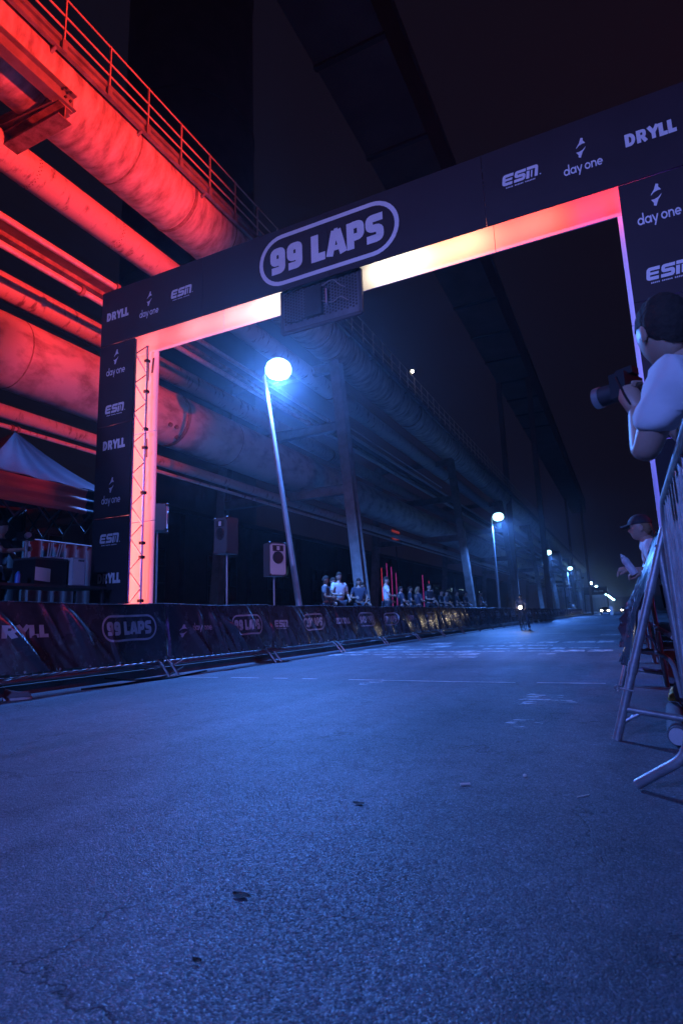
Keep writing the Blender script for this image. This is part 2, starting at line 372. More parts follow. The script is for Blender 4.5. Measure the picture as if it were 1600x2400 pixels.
def G(ch):
    "heavy block capitals; returns (advance, [(points, width, closed)])"
    w = 0.28
    if ch == '9': return 0.70, [(rnd([(.56,.45),(.13,.45),(.13,.875),(.50,.875),(.50,.125),(.05,.125)], .13), w, 0)]
    if ch == 'L': return 0.60, [([(.14,1),(.14,.12),(.56,.12)], w+.02, 0)]
    if ch == 'A': return 0.78, [([(.10,0),(.33,.93)], w, 0), ([(.66,0),(.43,.93)], w, 0), ([(.2,.27),(.56,.27)], .19, 0), ([(.3,.905),(.46,.905)], .19, 0)]
    if ch == 'P': return 0.70, [([(.13,0),(.13,1)], w, 0), (rnd([(.2,.88),(.53,.88),(.53,.42),(.2,.42)], .14), w-.01, 0)]
    if ch == 'S': return 0.70, [(rnd([(.64,.875),(.13,.875),(.13,.52),(.52,.48),(.52,.125),(.02,.125)], .13), w, 0)]
    if ch == 'D': return 0.82, [([(.15,0),(.15,1)], .28, 0), ([(.25,.87),(.34,.87)] + arc(.34,.5,.26,.37,90,-90) + [(.25,.13)], .26, 0)]
    if ch == 'R': return 0.80, [([(.15,0),(.15,1)], .28, 0), (rnd([(.25,.88),(.56,.88),(.56,.45),(.25,.45)], .16), .24, 0), ([(.4,.42),(.64,0)], .27, 0)]
    if ch == 'Y': return 0.76, [([(.08,1),(.38,.45)], .27, 0), ([(.70,1),(.38,.45)], .27, 0), ([(.38,.5),(.38,0)], .27, 0)]
    if ch == ' ': return 0.26, []
    if ch == 'E': return 1.0, [(rnd([(.95,.86),(.16,.86),(.16,.14),(.90,.14)], .14), .26, 0), ([(.2,.5),(.88,.5)], .20, 0)]
    if ch == 'Z': return 1.0, [(rnd([(.97,.86),(.16,.86),(.16,.5),(.84,.5),(.84,.14),(.02,.14)], .12), .25, 0)]     # S of the wide logo
    if ch == 'N': return 1.05, [([(.14,0),(.14,.66)], .26, 0), (rnd([(.02,.87),(.84,.87),(.84,0)], .12), .26, 0), ([(.45,.05),(.45,.66)], .12, 0)]
    # light rounded lowercase
    t = .13
    if ch == 'd': return 0.70, [(arc(.31,.29,.24,.24,0,360,22), t, 1), ([(.585,0),(.585,.95)], t, 0)]
    if ch == 'a': return 0.70, [(arc(.31,.29,.24,.24,0,360,22), t, 1), ([(.585,0),(.585,.58)], t, 0)]
    if ch == 'y': return 0.60, [([(.05,.58),(.29,.03)], t, 0), ([(.55,.58),(.2,-.3)], t, 0)]
    if ch == 'o': return 0.66, [(arc(.32,.29,.24,.24,0,360,22), t, 1)]
    if ch == 'n': return 0.62, [([(.1,0),(.1,.58)], t, 0), (arc(.31,.31,.205,.22,180,0,10) + [(.515,0)], t, 0)]
    if ch == 'e': return 0.62, [([(.1,.29),(.53,.29)] + arc(.31,.29,.23,.24,0,315,18), t, 0)]
    if ch == '_': return 0.22, []
    return 0.5, []
ICON = [[(0,.86),(.10,1.02),(.36,1.28),(.60,1.72),(.82,1.64),(.78,1.44),(1.0,1.16),(.70,1.17),(.35,1.09)]]
ICON.append([(1 - x, 1.72 - y) for (x, y) in ICON[0]])
def mark(kind):
    "a printed mark as polygons in units of its cap height; returns (width, [polygons])"
    out = []
    def run(s, x0=0, y0=0, sc=1, shear=0, gap=0):
        x = x0
        for c in s:
            adv, st = G(c)
            for (pts, w, cl) in st:
                for q in thick(pts, w, cl): out.append([(x + (p.x + shear*p.y)*sc, y0 + p.y*sc) for p in q])
            x += (adv + gap)*sc
        return x
    if kind == 'DRYLL': w = run('DRYLL', gap=0.0)
    elif kind == 'ESN':
        w = run('EZN', shear=0.14, gap=0.03)
        out += [[(w+.06,.02),(w+.16,.02),(w+.16,.12),(w+.06,.12)]]
        for k in range(20):
            if k in (5, 12): continue
            x = 0.35 + k*0.125; out.append([(x,-.26),(x+.075,-.26),(x+.075,-.15),(x,-.15)])
    elif kind == 'DAYTEXT': w = run('day_one')
    elif kind == 'ICON': w = 1.0; out += ICON
    elif kind == 'LAPS':
        w = run('99 LAPS', gap=0.03)
        cx, cy, hw, hh = w/2, .5, w/2 + .42, .92
        ring = arc(cx + hw - hh, cy, hh, hh, 90, -90, 16) + arc(cx - hw + hh, cy, hh, hh, 270, 90, 16)
        st = []
        for k in range(len(ring)):
            a = Vector(ring[k]); b = Vector(ring[(k+1) % len(ring)]); n = max(1, int((b-a).length/.12))
            st += [tuple(a.lerp(b, j/n)) for j in range(n)]
        for q in thick(st, .155, True): out.append([(p.x, p.y) for p in q])
    return w, out
def _sh(k): return (1.0, [ICON[k]])
MARKS = {k: mark(k) for k in ('DRYLL', 'ESN', 'DAYTEXT', 'ICON', 'LAPS')}
MARKS['SHARD_UP'] = _sh(0); MARKS['SHARD_LOW'] = _sh(1)
def print_mark(kind, fn, u0, v0, size, parent, m, width=None, name='lettering'):
    if kind == 'ICON':
        print_mark('SHARD_UP', fn, u0, v0, size, parent, m, width, 'logo_upper_half'); return print_mark('SHARD_LOW', fn, u0, v0, size, parent, m, width, 'logo_lower_half')
    if kind == 'DAYONE':
        w = MARKS['DAYTEXT'][0]; sx = width/w; k = 1.05
        print_mark('ICON', fn, u0 + (w/2 - .5*k)*sx, v0 + 1.2*size, k*size, parent, m, k*sx)
        return print_mark('DAYTEXT', fn, u0, v0, size, parent, m, width)
    "fn(u, v, lift) -> point on the printed surface; u0 = left edge, v0 = baseline, size = cap height in metres"
    w, polys = MARKS[kind]; sx = width/w if width else size
    mb = MB()
    for k, pl in enumerate(polys):
        lift = 0.0022 + 0.00004*(k % 40)
        pts = [(u0 + x*sx, v0 + y*size) for (x, y) in pl]
        mb.poly([fn(u, v, lift) for (u, v) in pts])
    me = bpy.data.meshes.new(name); off = ORG[parent]
    me.from_pydata([tuple(v - off) for v in mb.v], [], mb.f); me.materials.append(m)
    o = bpy.data.objects.new(name, me); COL.objects.link(o); o.parent = parent; ORG[o] = off
    return o

# ================================================================== SETTING
g = MB(); g.grid(lambda u, v: (-700 + 1400*u, -300 + 1600*v, -0.004), 8, 8); struct('ground', g, M_SOIL)
g = MB(); g.poly([(-6.95,-60,0),(5.5,-60,0),(5.5,420,0),(-6.95,420,0)]); struct('road', g, M_ASPH)
# raised pavement behind the left barriers, with a kerb step
g = MB(); g.box((-24,-40,-0.01),(-7.05,300,0.30)); struct('pavement', g, M_CONC)
g = MB(); g.box((-7.05,-40,-0.01),(-6.95,300,0.12)); struct('kerb', g, M_CONC)
# white timing line under the arch and the worn bands of the start grid
g = MB()
for k in range(26):
    x = -6.35 + k*0.242; y = 7.27 + 0.05*math.sin(k*0.25); y2 = 7.27 + 0.05*math.sin((k+1)*0.25)
    if random.random() < 0.12: continue
    g.poly([(x,y-.03,.004),(x+.24,y2-.03,.004),(x+.24,y2+.03,.004),(x,y+.03,.004)])
struct('road_marking', g, M_TAPE)
for (yy, x0, x1, hh) in ((11.4,-4.6,-2.6,.28),(12.2,-6.2,-0.7,.30),(13.1,-6.3,-0.35,.38),(14.1,-6.2,-0.4,.42),(15.3,-6.1,-0.5,.5),(16.8,-5.6,-0.4,.55),(21.5,-0.9,0.0,.8),(23.5,-3.9,-2.2,.4)):
    g = MB(); x = x0
    while x < x1:
        w = random.uniform(.25,.75); e = random.uniform(-.03,.03)
        th_ = hh*random.uniform(.45,1.0) if random.random() < .7 else hh*1.6
        if random.random() < .82: g.poly([(x,yy-th_/2+e,.004),(min(x1,x+w),yy-th_/2-e*.5,.004),(min(x1,x+w*.97),yy+th_/2,.004),(x+.04,yy+th_/2+e,.004)])
        x += w + random.uniform(.03,.12)
    struct('road_marking', g, M_PAINTW)
for (cx, cy, rx, ry) in ((-.80,5.9,.30,.45),(-.78,4.66,.16,.22),(-3.0,7.0,.14,.35)):
    g = MB(); P = [(cx + rx*random.uniform(.5,1.15)*math.cos(t*.35), cy + ry*random.uniform(.5,1.15)*math.sin(t*.35), .004) for t in range(18)]
    g.poly(P); struct('paint_smear', g, M_SMEAR)

# ================================================================== ARCH GANTRY
YF, YR = 7.25, 7.83
XL0, XL1, XR0, XR1 = -8.29, -7.455, 0.462, 1.30
ZB, ZT = 5.93, 7.02
arch = thing('arch_gantry', 'black finish arch with white sponsor lettering spanning the road', 'arch', (-3.5, 7.5, 0))
def flat(u, v, lift): return Vector((u, YF - 0.02 - lift, v))
T = 0.02
def fpanel(x0, x1, z0, z1): return part('front_panel', MB().box((x0, YF - T, z0), (x1, YF, z1)), M_PANEL, arch)
seams = [XL0, -5.93, -3.525, -1.14, XR1]
heads = [fpanel(seams[k] + .003, seams[k+1] - .003, ZB, ZT) for k in range(4)]
legz = [0.02, 0.95, 2.665, 4.35, ZB - 0.012]
legL = [fpanel(XL0, XL1, legz[k] + .004, legz[k+1] - .004) for k in range(4)]
legR = [fpanel(XR0, XR1, legz[k] + .004, legz[k+1] - .004) for k in range(4)]
# printed marks of the header and the legs, in their measured places
print_mark('DRYLL', flat, -8.165, 6.41, .165, heads[0], M_PRINT, width=.55)
print_mark('DAYONE', flat, -7.35, 6.265, .155, heads[0], M_PRINT, width=.45)
print_mark('ESN', flat, -6.63, 6.43, .165, heads[0], M_PRINT, width=.47)
print_mark('ESN', flat, -.90, 6.43, .165, heads[3], M_PRINT, width=.48)
print_mark('DAYONE', flat, -.125, 6.285, .155, heads[3], M_PRINT, width=.46)
print_mark('DRYLL', flat, .60, 6.40, .175, heads[3], M_PRINT, width=.56)
for legs, x in ((legL, -8.12), (legR, .615)):
    print_mark('DAYONE', flat, x, 5.315, .16, legs[3], M_PRINT, width=.46)
    print_mark('ESN', flat, x, 4.58, .165, legs[3], M_PRINT, width=.47)
    print_mark('DRYLL', flat, x - .01, 3.90, .17, legs[2], M_PRINT, width=.54)
    print_mark('DAYONE', flat, x + .01, 2.92, .155, legs[2], M_PRINT, width=.45)
    print_mark('ESN', flat, x, 2.22, .165, legs[1], M_PRINT, width=.46)
    print_mark('DRYLL', flat, x - .01, 1.53, .17, legs[1], M_PRINT, width=.54)
    print_mark('DAYONE', flat, x + .01, .42, .155, legs[0], M_PRINT, width=.45)
# big oval logo across the middle seam (letters slightly left of centre)
print_mark('LAPS', flat, -4.555, 6.245, .445, heads[1], M_PRINT, width=1.98, name='oval_logo')
# rear panels: white on the inside
rp = []
for k in range(4):
    rp.append(part('rear_panel', MB().box((seams[k] + .004, YR, ZB - .02), (seams[k+1] - .004, YR + .02, ZT)), M_PANELW, arch))
for (x0, x1) in ((XL0, XL1 + .01), (XR0 - .015, XR1)):
    for k in range(4): part('rear_panel', MB().box((x0, YR, legz[k] + .003), (x1, YR + .02, legz[k+1] - .011)), M_PANELW, arch)
# outer side cladding and the lid that close the box
part('side_panel', MB().box((XL0 - .02, YF - .01, .02), (XL0 - .001, YR + .01, ZT)), M_PANEL, arch)
part('side_panel', MB().box((XR1 + .001, YF - .01, .02), (XR1 + .02, YR + .01, ZT)), M_PANEL, arch)
part('top_panel', MB().box((XL0, YF + .002, ZT + .002), (XR1, YR - .002, ZT + .02)), M_PANEL, arch)
# box trusses: chords and zig-zag braces
def truss(axis, a0, a1, c0, c1, d0, d1):
    "axis 'z' for a leg (c = x range, d = y range), 'x' for the header (c = z range, d = y range)"
    P = (lambda t, c, d: (c, d, t)) if axis == 'z' else (lambda t, c, d: (t, d, c))
    for c in (c0, c1):
        for d in (d0, d1): part('truss_chord', MB().tube([P(a0, c, d), P(a1, c, d)], .024, 8), M_ALU, arch, True)
    n = max(2, int((a1 - a0)/.27)); st = (a1 - a0)/n
    for k in range(n):
        t0, t1 = a0 + k*st, a0 + (k+1)*st
        e = (d0, d1) if k % 2 == 0 else (d1, d0)
        part('truss_brace', MB().tube([P(t0, c1, e[0]), P(t1, c1, e[1])], .011, 6), M_ALU, arch, True)
        if k % 2 == 0:
            part('truss_brace', MB().tube([P(t0, c0, d0), P(t1, c1, d0)], .011, 6), M_ALU, arch, True)
truss('z', .04, ZB, -7.80, -7.50, 7.31, 7.60)
truss('z', .04, ZB, .52, .82, 7.31, 7.60)
truss('x', XL0 + .08, XR1 - .08, 6.55, 6.85, 7.31, 7.60)
for x in (-7.65, .67): part('base_plate', MB().box((x-.4, 7.16, .001), (x+.4, 7.92, .02)), M_DARKSTEEL, arch)
for z in (5.60, 5.0, 4.28, 3.93, 3.1, 2.2, 1.95, 1.2): part('clamp', MB().box((-7.535, 7.56, z), (-7.46, 7.64, z + .05)), M_BLACK, arch)
for (x, z0, z1, tw) in ((-7.32, 5.36, 5.78, 0.0), (-7.22, 5.50, 5.80, .03), (-7.30, 3.86, 4.22, -.01)):
    part('black_tape', MB().poly([(x-.40,YR-.003,z0),(x-.35,YR-.003,z0),(x-.35+tw,YR-.003,z1),(x-.40+tw,YR-.003,z1)]), M_BLACK, arch)
# the lamps inside the box (their light shows in the slits between the panels)
def strip(x, col, e, w=.9):
    add_light('header_lamp', 'AREA', (x, 7.29, 6.49), e*.20, col, (x, YR, 6.08), arch, shape='RECTANGLE', size=w, size_y=.06, spread=R(80))
strip(-7.6, (1, .10, .12), 22); strip(-6.5, (1, .20, .22), 24); strip(-5.5, (1, .32, .32), 28); strip(-4.7, (1, .76, .62), 26)
strip(-2.65, (1, .84, .66), 33); strip(-1.7, (1, .30, .17), 46); strip(-.7, (1, .09, .06), 40); strip(.3, (1, .04, .035), 26)
add_light('leg_lamp', 'AREA', (-8.12, 7.42, 3.3), 85, (1, .15, .15), (-7.5, 7.75, 3.3), arch, shape='RECTANGLE', size=.1, size_y=5.2)
add_light('leg_lamp', 'AREA', (1.15, 7.42, 3.3), 62, (.13, .08, 1), (.5, 7.75, 3.3), arch, shape='RECTANGLE', size=.1, size_y=5.2)

# LED screen under the arch, its back to the camera
led = thing('led_screen', 'back of the small LED screen hanging under the middle of the arch', 'screen', (-3.745, 7.36, 5.3))
sx0, sx1, sz0, sz1, sy = -4.43, -3.065, 5.27, 5.98, 7.34
part('cabinet', MB().box((sx0, sy + .02, sz0), (sx1, sy + .09, sz1)), M_PCB, led)
fr = MB()
for (a, b) in (((sx0,sz0),(sx1,sz0)),((sx0,sz1),(sx1,sz1)),((sx0,sz0),(sx0,sz1)),((sx1,sz0),(sx1,sz1))):
    fr.bar((a[0], sy + .03, a[1]), (b[0], sy + .03, b[1]), .05, .05, (0, 1, 0))
part('frame', fr, M_DARKSTEEL, led)
part('rear_plate', MB().box((sx0 + .03, sy + .008, sz0 + .03), (sx1 - .03, sy + .019, sz1 - .03)), M_HEX, led)
hx = MB()
for i in range(26):
    for j in range(11):
        x = sx0 + .07 + i*.049; z = 5.40 + j*.050 + (i % 2)*.025
        hx.poly([(x + .021*math.cos(R(60*k)), sy + .0055, z + .021*math.sin(R(60*k))) for k in range(6)])
o = part('honeycomb_holes', hx, M_BLACK, led); o['kind'] = 'stuff'
pb = MB(); pb.box((-3.97, sy - .06, 5.40), (-3.69, sy + .02, 5.88)); part('power_box', pb, M_PCB, led)
part('handle', MB().tube([(-3.60, sy, 5.50), (-3.60, sy-.06, 5.53), (-3.60, sy-.06, 5.77), (-3.60, sy, 5.80)], .014, 8), M_ALU, led, True)
for pts in ([(-4.35,5.8),(-4.2,5.93),(-4.0,5.95),(-3.9,5.86)], [(-3.7,5.84),(-3.5,5.93),(-3.4,5.8),(-3.3,5.74)], [(-4.38,5.5),(-4.3,5.4),(-4.1,5.38),(-3.97,5.45)], [(-3.69,5.6),(-3.5,5.52),(-3.4,5.62),(-3.25,5.5)]):
    part('cable', MB().tube(rnd3([(x, sy - .03 + .02*math.sin(9*x), z) for (x, z) in pts], .12, 6), .009, 6), M_BLACK if pts[0][0] < -4 else M_STEEL, led, True)
for x in (-4.3, -3.9, -3.5, -3.15): part('hanger', MB().box((x-.015, sy+.03, 5.98), (x+.015, sy+.06, 6.55)), M_ALU, led)

# ================================================================== PIPE BRIDGE
bridge = thing('pipe_bridge', 'long rusty pipe bridge with walkway and railing running beside the road', 'pipe bridge', (-12, 20, .3))
YA, YB = -14.0, 190.0
def pipe(x, z, r, m, rings=(), n=28, seg=6.0, y0=YA, y1=YB, label=None, ringw=.05, ringr=1.05):
    mb = MB(); ys = []; y = y0
    while y < y1: ys.append(y); y += seg
    ys.append(y1)
    mb.tube([(x, yy, z) for yy in ys], r, n)
    o = part('pipe', mb, m, bridge, True, label)
    for yy in rings: part('pipe_flange', MB().tube([(x, yy-ringw, z), (x, yy+ringw, z)], r*ringr, n), M_RUST, o, True)
    return o
P1 = pipe(-10.6, 12.89, .853, M_PIPE, rings=(-4, 11.6, 20.2, 32, 52), ringr=1.025, label='thick upper pipe with streaked rust')
P2 = pipe(-11.85, 11.71, .408, M_PIPE2, rings=(-2, 24, 44))
for yy in (1.5, 5.5, 9.5, 13.5, 17.5, 21.5): part('weld_seam', MB().tube([(-10.6, yy-.02, 12.89), (-10.6, yy+.02, 12.89)], .859, 32), M_RUST, P1, True)
for yy in (3.0, 8.6, 17.2): part('weld_seam', MB().tube([(-13.0, yy-.015, 7.51), (-13.0, yy+.015, 7.51)], .899, 32), M_RUST, bridge, True)
P3 = pipe(-14.0, 9.82, .35, M_PIPE2, rings=(3, 28))
P4 = pipe(-13.0, 7.51, .893, M_PIPE3, rings=(14.2,), ringw=.07, ringr=1.035, label='thick lower pipe with a dark flange ring')
P5 = pipe(-13.0, 6.0, .171, M_PIPE2, n=16)
P6 = pipe(-12.5, 5.46, .055, M_PIPE2, n=10, rings=(8.45, 8.6), ringr=1.5, ringw=.03)
PA = pipe(-12.0, 10.22, .085, M_GALV, n=12, rings=(10.9, 24), ringr=1.6)
PB = pipe(-12.0, 9.52, .085, M_GALV, n=12, rings=(9.75, 22), ringr=1.6)
part('cable_tray', MB().box((-12.65, YA, 10.02), (-12.35, YB, 10.14)), M_RUST, bridge)
part('cable_tray', MB().box((-12.9, YA, 10.55), (-12.35, YB, 10.60)), M_STEEL, bridge)
part('conduit', MB().tube([(-10.35, 22.2, 9.28), (-10.35, 37.5, 9.28)], .035, 8), M_GALV, bridge, True)
rv = MB()
for (xx, zz, r_, ang0, yy) in ((-11.85, 11.71, .408, -150, 8.0), (-11.85, 11.71, .408, -150, 10.6)):
    for k in range(26):
        t = R(ang0 + k*7); rv.ball((xx + (r_+.003)*math.cos(t), yy + (.025 if k % 2 else -.025), zz + (r_+.003)*math.sin(t)), .016, 6, 4)
part('rivet_seam', rv, M_RUST, P2); bpy.data.objects[-1] if False else None
for (dy, ang) in ((-.28, -35), (.0, -35), (.28, -55)):
    t = R(ang); part('bolt_cover', MB().tube([(-13+.88*math.cos(t), 13.75+dy, 7.51+.88*math.sin(t)), (-13+.96*math.cos(t), 13.75+dy, 7.51+.96*math.sin(t))], .07, 8), M_RUST, P4)
# columns: inclined H sections, foot nearer the road than the head, in pairs
Hs = lambda b, h, t: [(-b/2,-h/2),(b/2,-h/2),(b/2,-h/2+t),(t/2,-h/2+t),(t/2,h/2-t),(b/2,h/2-t),(b/2,h/2),(-b/2,h/2),(-b/2,h/2-t),(-t/2,h/2-t),(-t/2,-h/2+t),(-b/2,-h/2+t)]
for k in range(0, 10):
    y = 3.1 + 18.6*k
    part('column', MB().prism(Hs(.44, .5, .04), (-9.42, y, .3), (-10.36, y, 11.95), (0, 1, 0)), M_STEEL, bridge)
    part('column', MB().prism(Hs(.44, .5, .04), (-16.9, y, .3), (-15.95, y, 12.0), (0, 1, 0)), M_STEEL, bridge)
    for z, x0, x1 in ((6.17, -9.95, -16.3), (9.0, -10.2, -16.1), (11.74, -10.3, -15.9)):
        part('crossbeam', MB().prism(Hs(.3, .42, .03), (x0, y, z), (x1, y, z)), M_STEEL, bridge)
    for z in (6.17, 11.74):
        for s in (-1, 1):
            part('gusset_plate', MB().box((-10.75, y - .02 + s*.13, z - .75), (-10.02, y + .02 + s*.13, z + .2)) if False else
                 MB().prism([(-.02,-.0),(.02,-.0),(.02,.01),(-.02,.01)], (-9.95 - .06*(z > 10), y + s*.12, z - .9), (-10.75, y + s*.12, z - .2)), M_STEEL, bridge)
# longitudinal edge beam and the extra support frame seen at upper left
part('edge_beam', MB().prism(Hs(.26, .40, .03), (-9.80, YA, 12.14), (-9.80, 7.50, 12.14)), M_STEEL, bridge)
part('crossbeam', MB().prism(Hs(.34, .34, .03), (-9.70, 7.25, 11.72), (-15.6, 7.25, 11.72)), M_RUST, bridge)
part('brace', MB().prism(Hs(.16, .26, .025), (-9.85, 7.12, 12.02), (-13.2, 7.12, 12.35)), M_STEEL, bridge)
part('brace', MB().bar((-9.85, 7.46, 11.95), (-13.4, 7.46, 12.0), .06, .12), M_STEEL, bridge)
for (dy, dz) in ((-.1, .12), (.02, .12), (-.1, -.1), (.02, -.1)):
    part('bolt', MB().tube([(-9.67, 7.3+dy, 12.14+dz), (-9.63, 7.3+dy, 12.14+dz)], .03, 6), M_DARKSTEEL, bridge)
# walkway with channel edge, railing posts and rails
part('walkway_grating', MB().box((-9.80, YA, 13.24), (-9.66, YB, 13.29)), M_DARKSTEEL, bridge)
part('walkway_channel', MB().prism([(-.05,-.13),(.05,-.13),(.05,-.10),(-.02,-.10),(-.02,.10),(.05,.10),(.05,.13),(-.05,.13)], (-9.62, YA, 13.12), (-9.62, YB, 13.12)), M_STEEL, bridge)
part('toe_board', MB().box((-9.66, YA, 13.30), (-9.64, YB, 13.42)), M_STEEL, bridge)
for z, r_ in ((14.37, .022), (13.92, .024), (13.58, .024)):
    part('rail', MB().tube([(-9.6, YA, z), (-9.6, YB, z)], r_, 8), M_HANDRAIL, bridge, True)
y = 0.87
post_me = None
while y < 95:
    o = part('railing_post', MB().bar((-9.585, y, 13.0), (-9.585, y, 14.37), .045, .03, (0, 1, 0)), M_HANDRAIL, bridge)
    part('post_foot', MB().box((-9.60, y - .06, 12.98), (-9.54, y + .06, 13.26)), M_STEEL, o)
    y += 1.233
y = 4.4
while y < 60:
    part('bracket', MB().bar((-9.62, y, 12.985), (-9.95, y, 12.80), .06, .07), M_STEEL, bridge); y += 2.466
bl = part('bulkhead_light', MB().ball((-9.5, 29.9, 14.5), .10, 10, 6), emit('bulkhead_light_lens', (1, .9, .7), 8), bridge)

# second, much higher gallery and the tall stack: barely visible in the dark
gal = thing('conveyor_gallery', 'dark conveyor gallery high above the road against the night sky', 'gallery', (-8.4, 40, .3))
part('gallery_floor', MB().box((-10.15, -10, 25.7), (-6.75, 160, 25.95)), M_TOWER, gal)
part('gallery_wall', MB().box((-10.15, -10, 25.96), (-9.95, 160, 28.6)), M_TOWER, gal)
part('gallery_wall', MB().box((-6.95, -10, 25.96), (-6.75, 160, 28.6)), M_TOWER, gal)
part('gallery_roof', MB().box((-10.3, -10, 28.61), (-6.6, 160, 28.75)), M_TOWER, gal)
for k in range(14):
    part('gallery_rib', MB().box((-10.2, 2 + k*6, 25.55), (-6.7, 2.25 + k*6, 25.69)), M_DARKSTEEL, gal)
for yy in (62, 140):
    for xx in (-10.0, -6.9): part('gallery_leg', MB().bar((xx - (3 if xx < -8 else -1.5)*.0, yy, 0), (xx, yy, 25.6), .5, .5, (0, 1, 0)), M_TOWER, gal)
stack = thing('steel_stack', 'tall dark steel stack behind the pipe bridge', 'stack', (-31, 36, 0))
part('shaft', MB().lathe([(5.65,0),(5.65,20),(5.6,50),(5.6,66)], (-31, 36, 0), 40), M_TOWER, stack, True)
for z in (28, 44, 60): part('stiffener_ring', MB().lathe([(5.6,z-.12),(5.75,z-.12),(5.75,z+.12),(5.6,z+.12)], (-31, 36, 0), 40), M_TOWER, stack)

# dark hall behind the bridge
hall = thing('industrial_hall', 'long dark brick hall behind the pipe bridge', 'building', (-24.5, 40, 0))
part('wall', MB().box((-25.2, -30, 0), (-24, 140, 7.5)), M_BRICK, hall)
for k in range(16):
    y = 2 + k*7
    w = part('window', MB().box((-24.02, y, 2.2), (-23.96, y + 3.2, 5.2)), M_GLASS, hall)
    fm = MB()
    for j in range(5): fm.box((-23.965, y + j*.78, 2.2), (-23.93, y + j*.78 + .06, 5.2))
    for j in range(4): fm.box((-23.962, y, 2.2 + j*.97), (-23.932, y + 3.2, 2.26 + j*.97))
    part('frame', fm, M_DARKSTEEL, w)
    part('pilaster', MB().box((-23.98, y + 4.4, 0), (-23.6, y + 5.2, 7.4)), M_BRICK, hall)
part('roof', MB().prism([(-.8,0),(.8,0),(.7,.3),(-.7,.3)], (-24.6, -30, 7.51), (-24.6, 140, 7.51)), M_DARKSTEEL, hall)

# ================================================================== STREET LAMPS
def lamp_parts(L, base, top, far):
    base = Vector(base); top = Vector(top)
    pole = part('pole', MB().tube([base, base.lerp(top, .5), top], [.085, .07, .05], 12), M_LAMPPOST, L, True)
    part('base_cover', MB().tube([base, base + (top - base).normalized()*.5], .11, 12), M_LAMPPOST, pole, True)
    part('arm', MB().tube([top, top + Vector((.05, 0, .14)), top + Vector((.22, 0, .31)), top + Vector((.40, 0, .37))], .03, 8), M_LAMPPOST, L, True)
    c = top + Vector((.46, 0, .10))
    part('lamp_head', MB().lathe([(.0,.32),(.11,.315),(.19,.28),(.22,.24)], c, 20), M_LAMPPOST, L, True)
    part('lens', MB().lathe([(.21,.24),(.31,.16),(.36,.03),(.35,-.10),(.28,-.20),(.15,-.26),(.0,-.28)], c, 20), M_FARLENS if far else M_LENS, L, True)
    return c
SP = 27.9
n_lamp = 0
order = {1: 'nearest lit street lamp, its pole leaning, behind the banner barrier under the arch', 2: 'second lit street lamp beyond the arch, upright pole', 3: 'third lit street lamp counting from the arch', 4: 'fourth lit street lamp counting from the arch, the last large one'}
for k in range(0, 19):
    Y = 11.7 + SP*k
    if k == 4: continue
    far = k > 4
    lab = order.get(k + 1, '%s of the small lit street lamps in the far row' % ['', '', '', '', '', 'nearest', 'second', 'third', 'fourth', 'fifth', 'sixth', 'seventh', 'eighth', 'ninth', 'tenth', 'eleventh', 'twelfth', 'thirteenth', 'fourteenth'][k])
    L = thing('street_lamp', lab, 'street lamp', (-7.25 if k == 0 else -7.5, 12.85 if k == 0 else Y, .3), 'street lamps along the road')
    if k == 0: c = lamp_parts(L, (-7.25, 12.85, .3), (-8.35, 12.85, 7.50), far)
    else: c = lamp_parts(L, (-7.55, Y, .3), (-7.62, Y, 7.15), far)
    if k < 8:
        add_light('lamp_light', 'SPOT', c + Vector((0, 0, -.36)), LAMP_W*(1 if k else 1.15), BLUE, c + Vector((.35, 0, -1.3)), L, shadow_soft_size=.12, spot_size=R(166), spot_blend=.35)
L = thing('street_lamp', 'street lamp pole without a lit head between the fourth lamp and the far row', 'street lamp', (-7.5, 11.7 + 4*SP, .3), 'street lamps along the road')
part('pole', MB().tube([(-7.55, 11.7 + 4*SP, .3), (-7.62, 11.7 + 4*SP, 7.15)], [.085, .06], 10), M_LAMPPOST, L, True)
part('lamp_head', MB().lathe([(.0,.19),(.2,.15),(.33,.0),(.2,-.2),(.0,-.25)], (-7.2, 11.7 + 4*SP, 7.2), 16), M_DARKSTEEL, L, True)
# unseen lamp behind the camera, shifted off the row to light the banners
L = thing('street_lamp', 'unseen street lamp behind the camera, shifted off the row for its light', 'street lamp', (-3.9, -10, 0), 'street lamps along the road')
c = lamp_parts(L, (-3.9, -10, 0), (-3.95, -10, 6.9), False)
add_light('lamp_light', 'SPOT', c + Vector((0, 0, -.36)), LAMP_W*.95, (.13, .23, 1.0), c + Vector((.35, .55, -1.2)), L, shadow_soft_size=.12, spot_size=R(124), spot_blend=.4)
mf = thing('added_arch_flood', 'unseen floodlight on a mast added behind the camera to brighten the arch', 'floodlight', (-3.6, -3.2, 0))  # unseen mast and lamp added only to brighten the arch lettering
part('pole', MB().tube([(-3.6, -3.2, 0), (-3.6, -3.2, 5.3)], .05, 10), M_LAMPPOST, mf, True); part('lamp_head', MB().box((-3.8, -3.3, 5.31), (-3.4, -3.12, 5.65)), M_DARKSTEEL, mf)
add_light('flood_light', 'SPOT', (-3.6, -3.05, 5.5), 2500, (.28, .28, 1.0), (-3.5, 7.25, 6.0), mf, shadow_soft_size=.15, spot_size=R(54), spot_blend=.12)

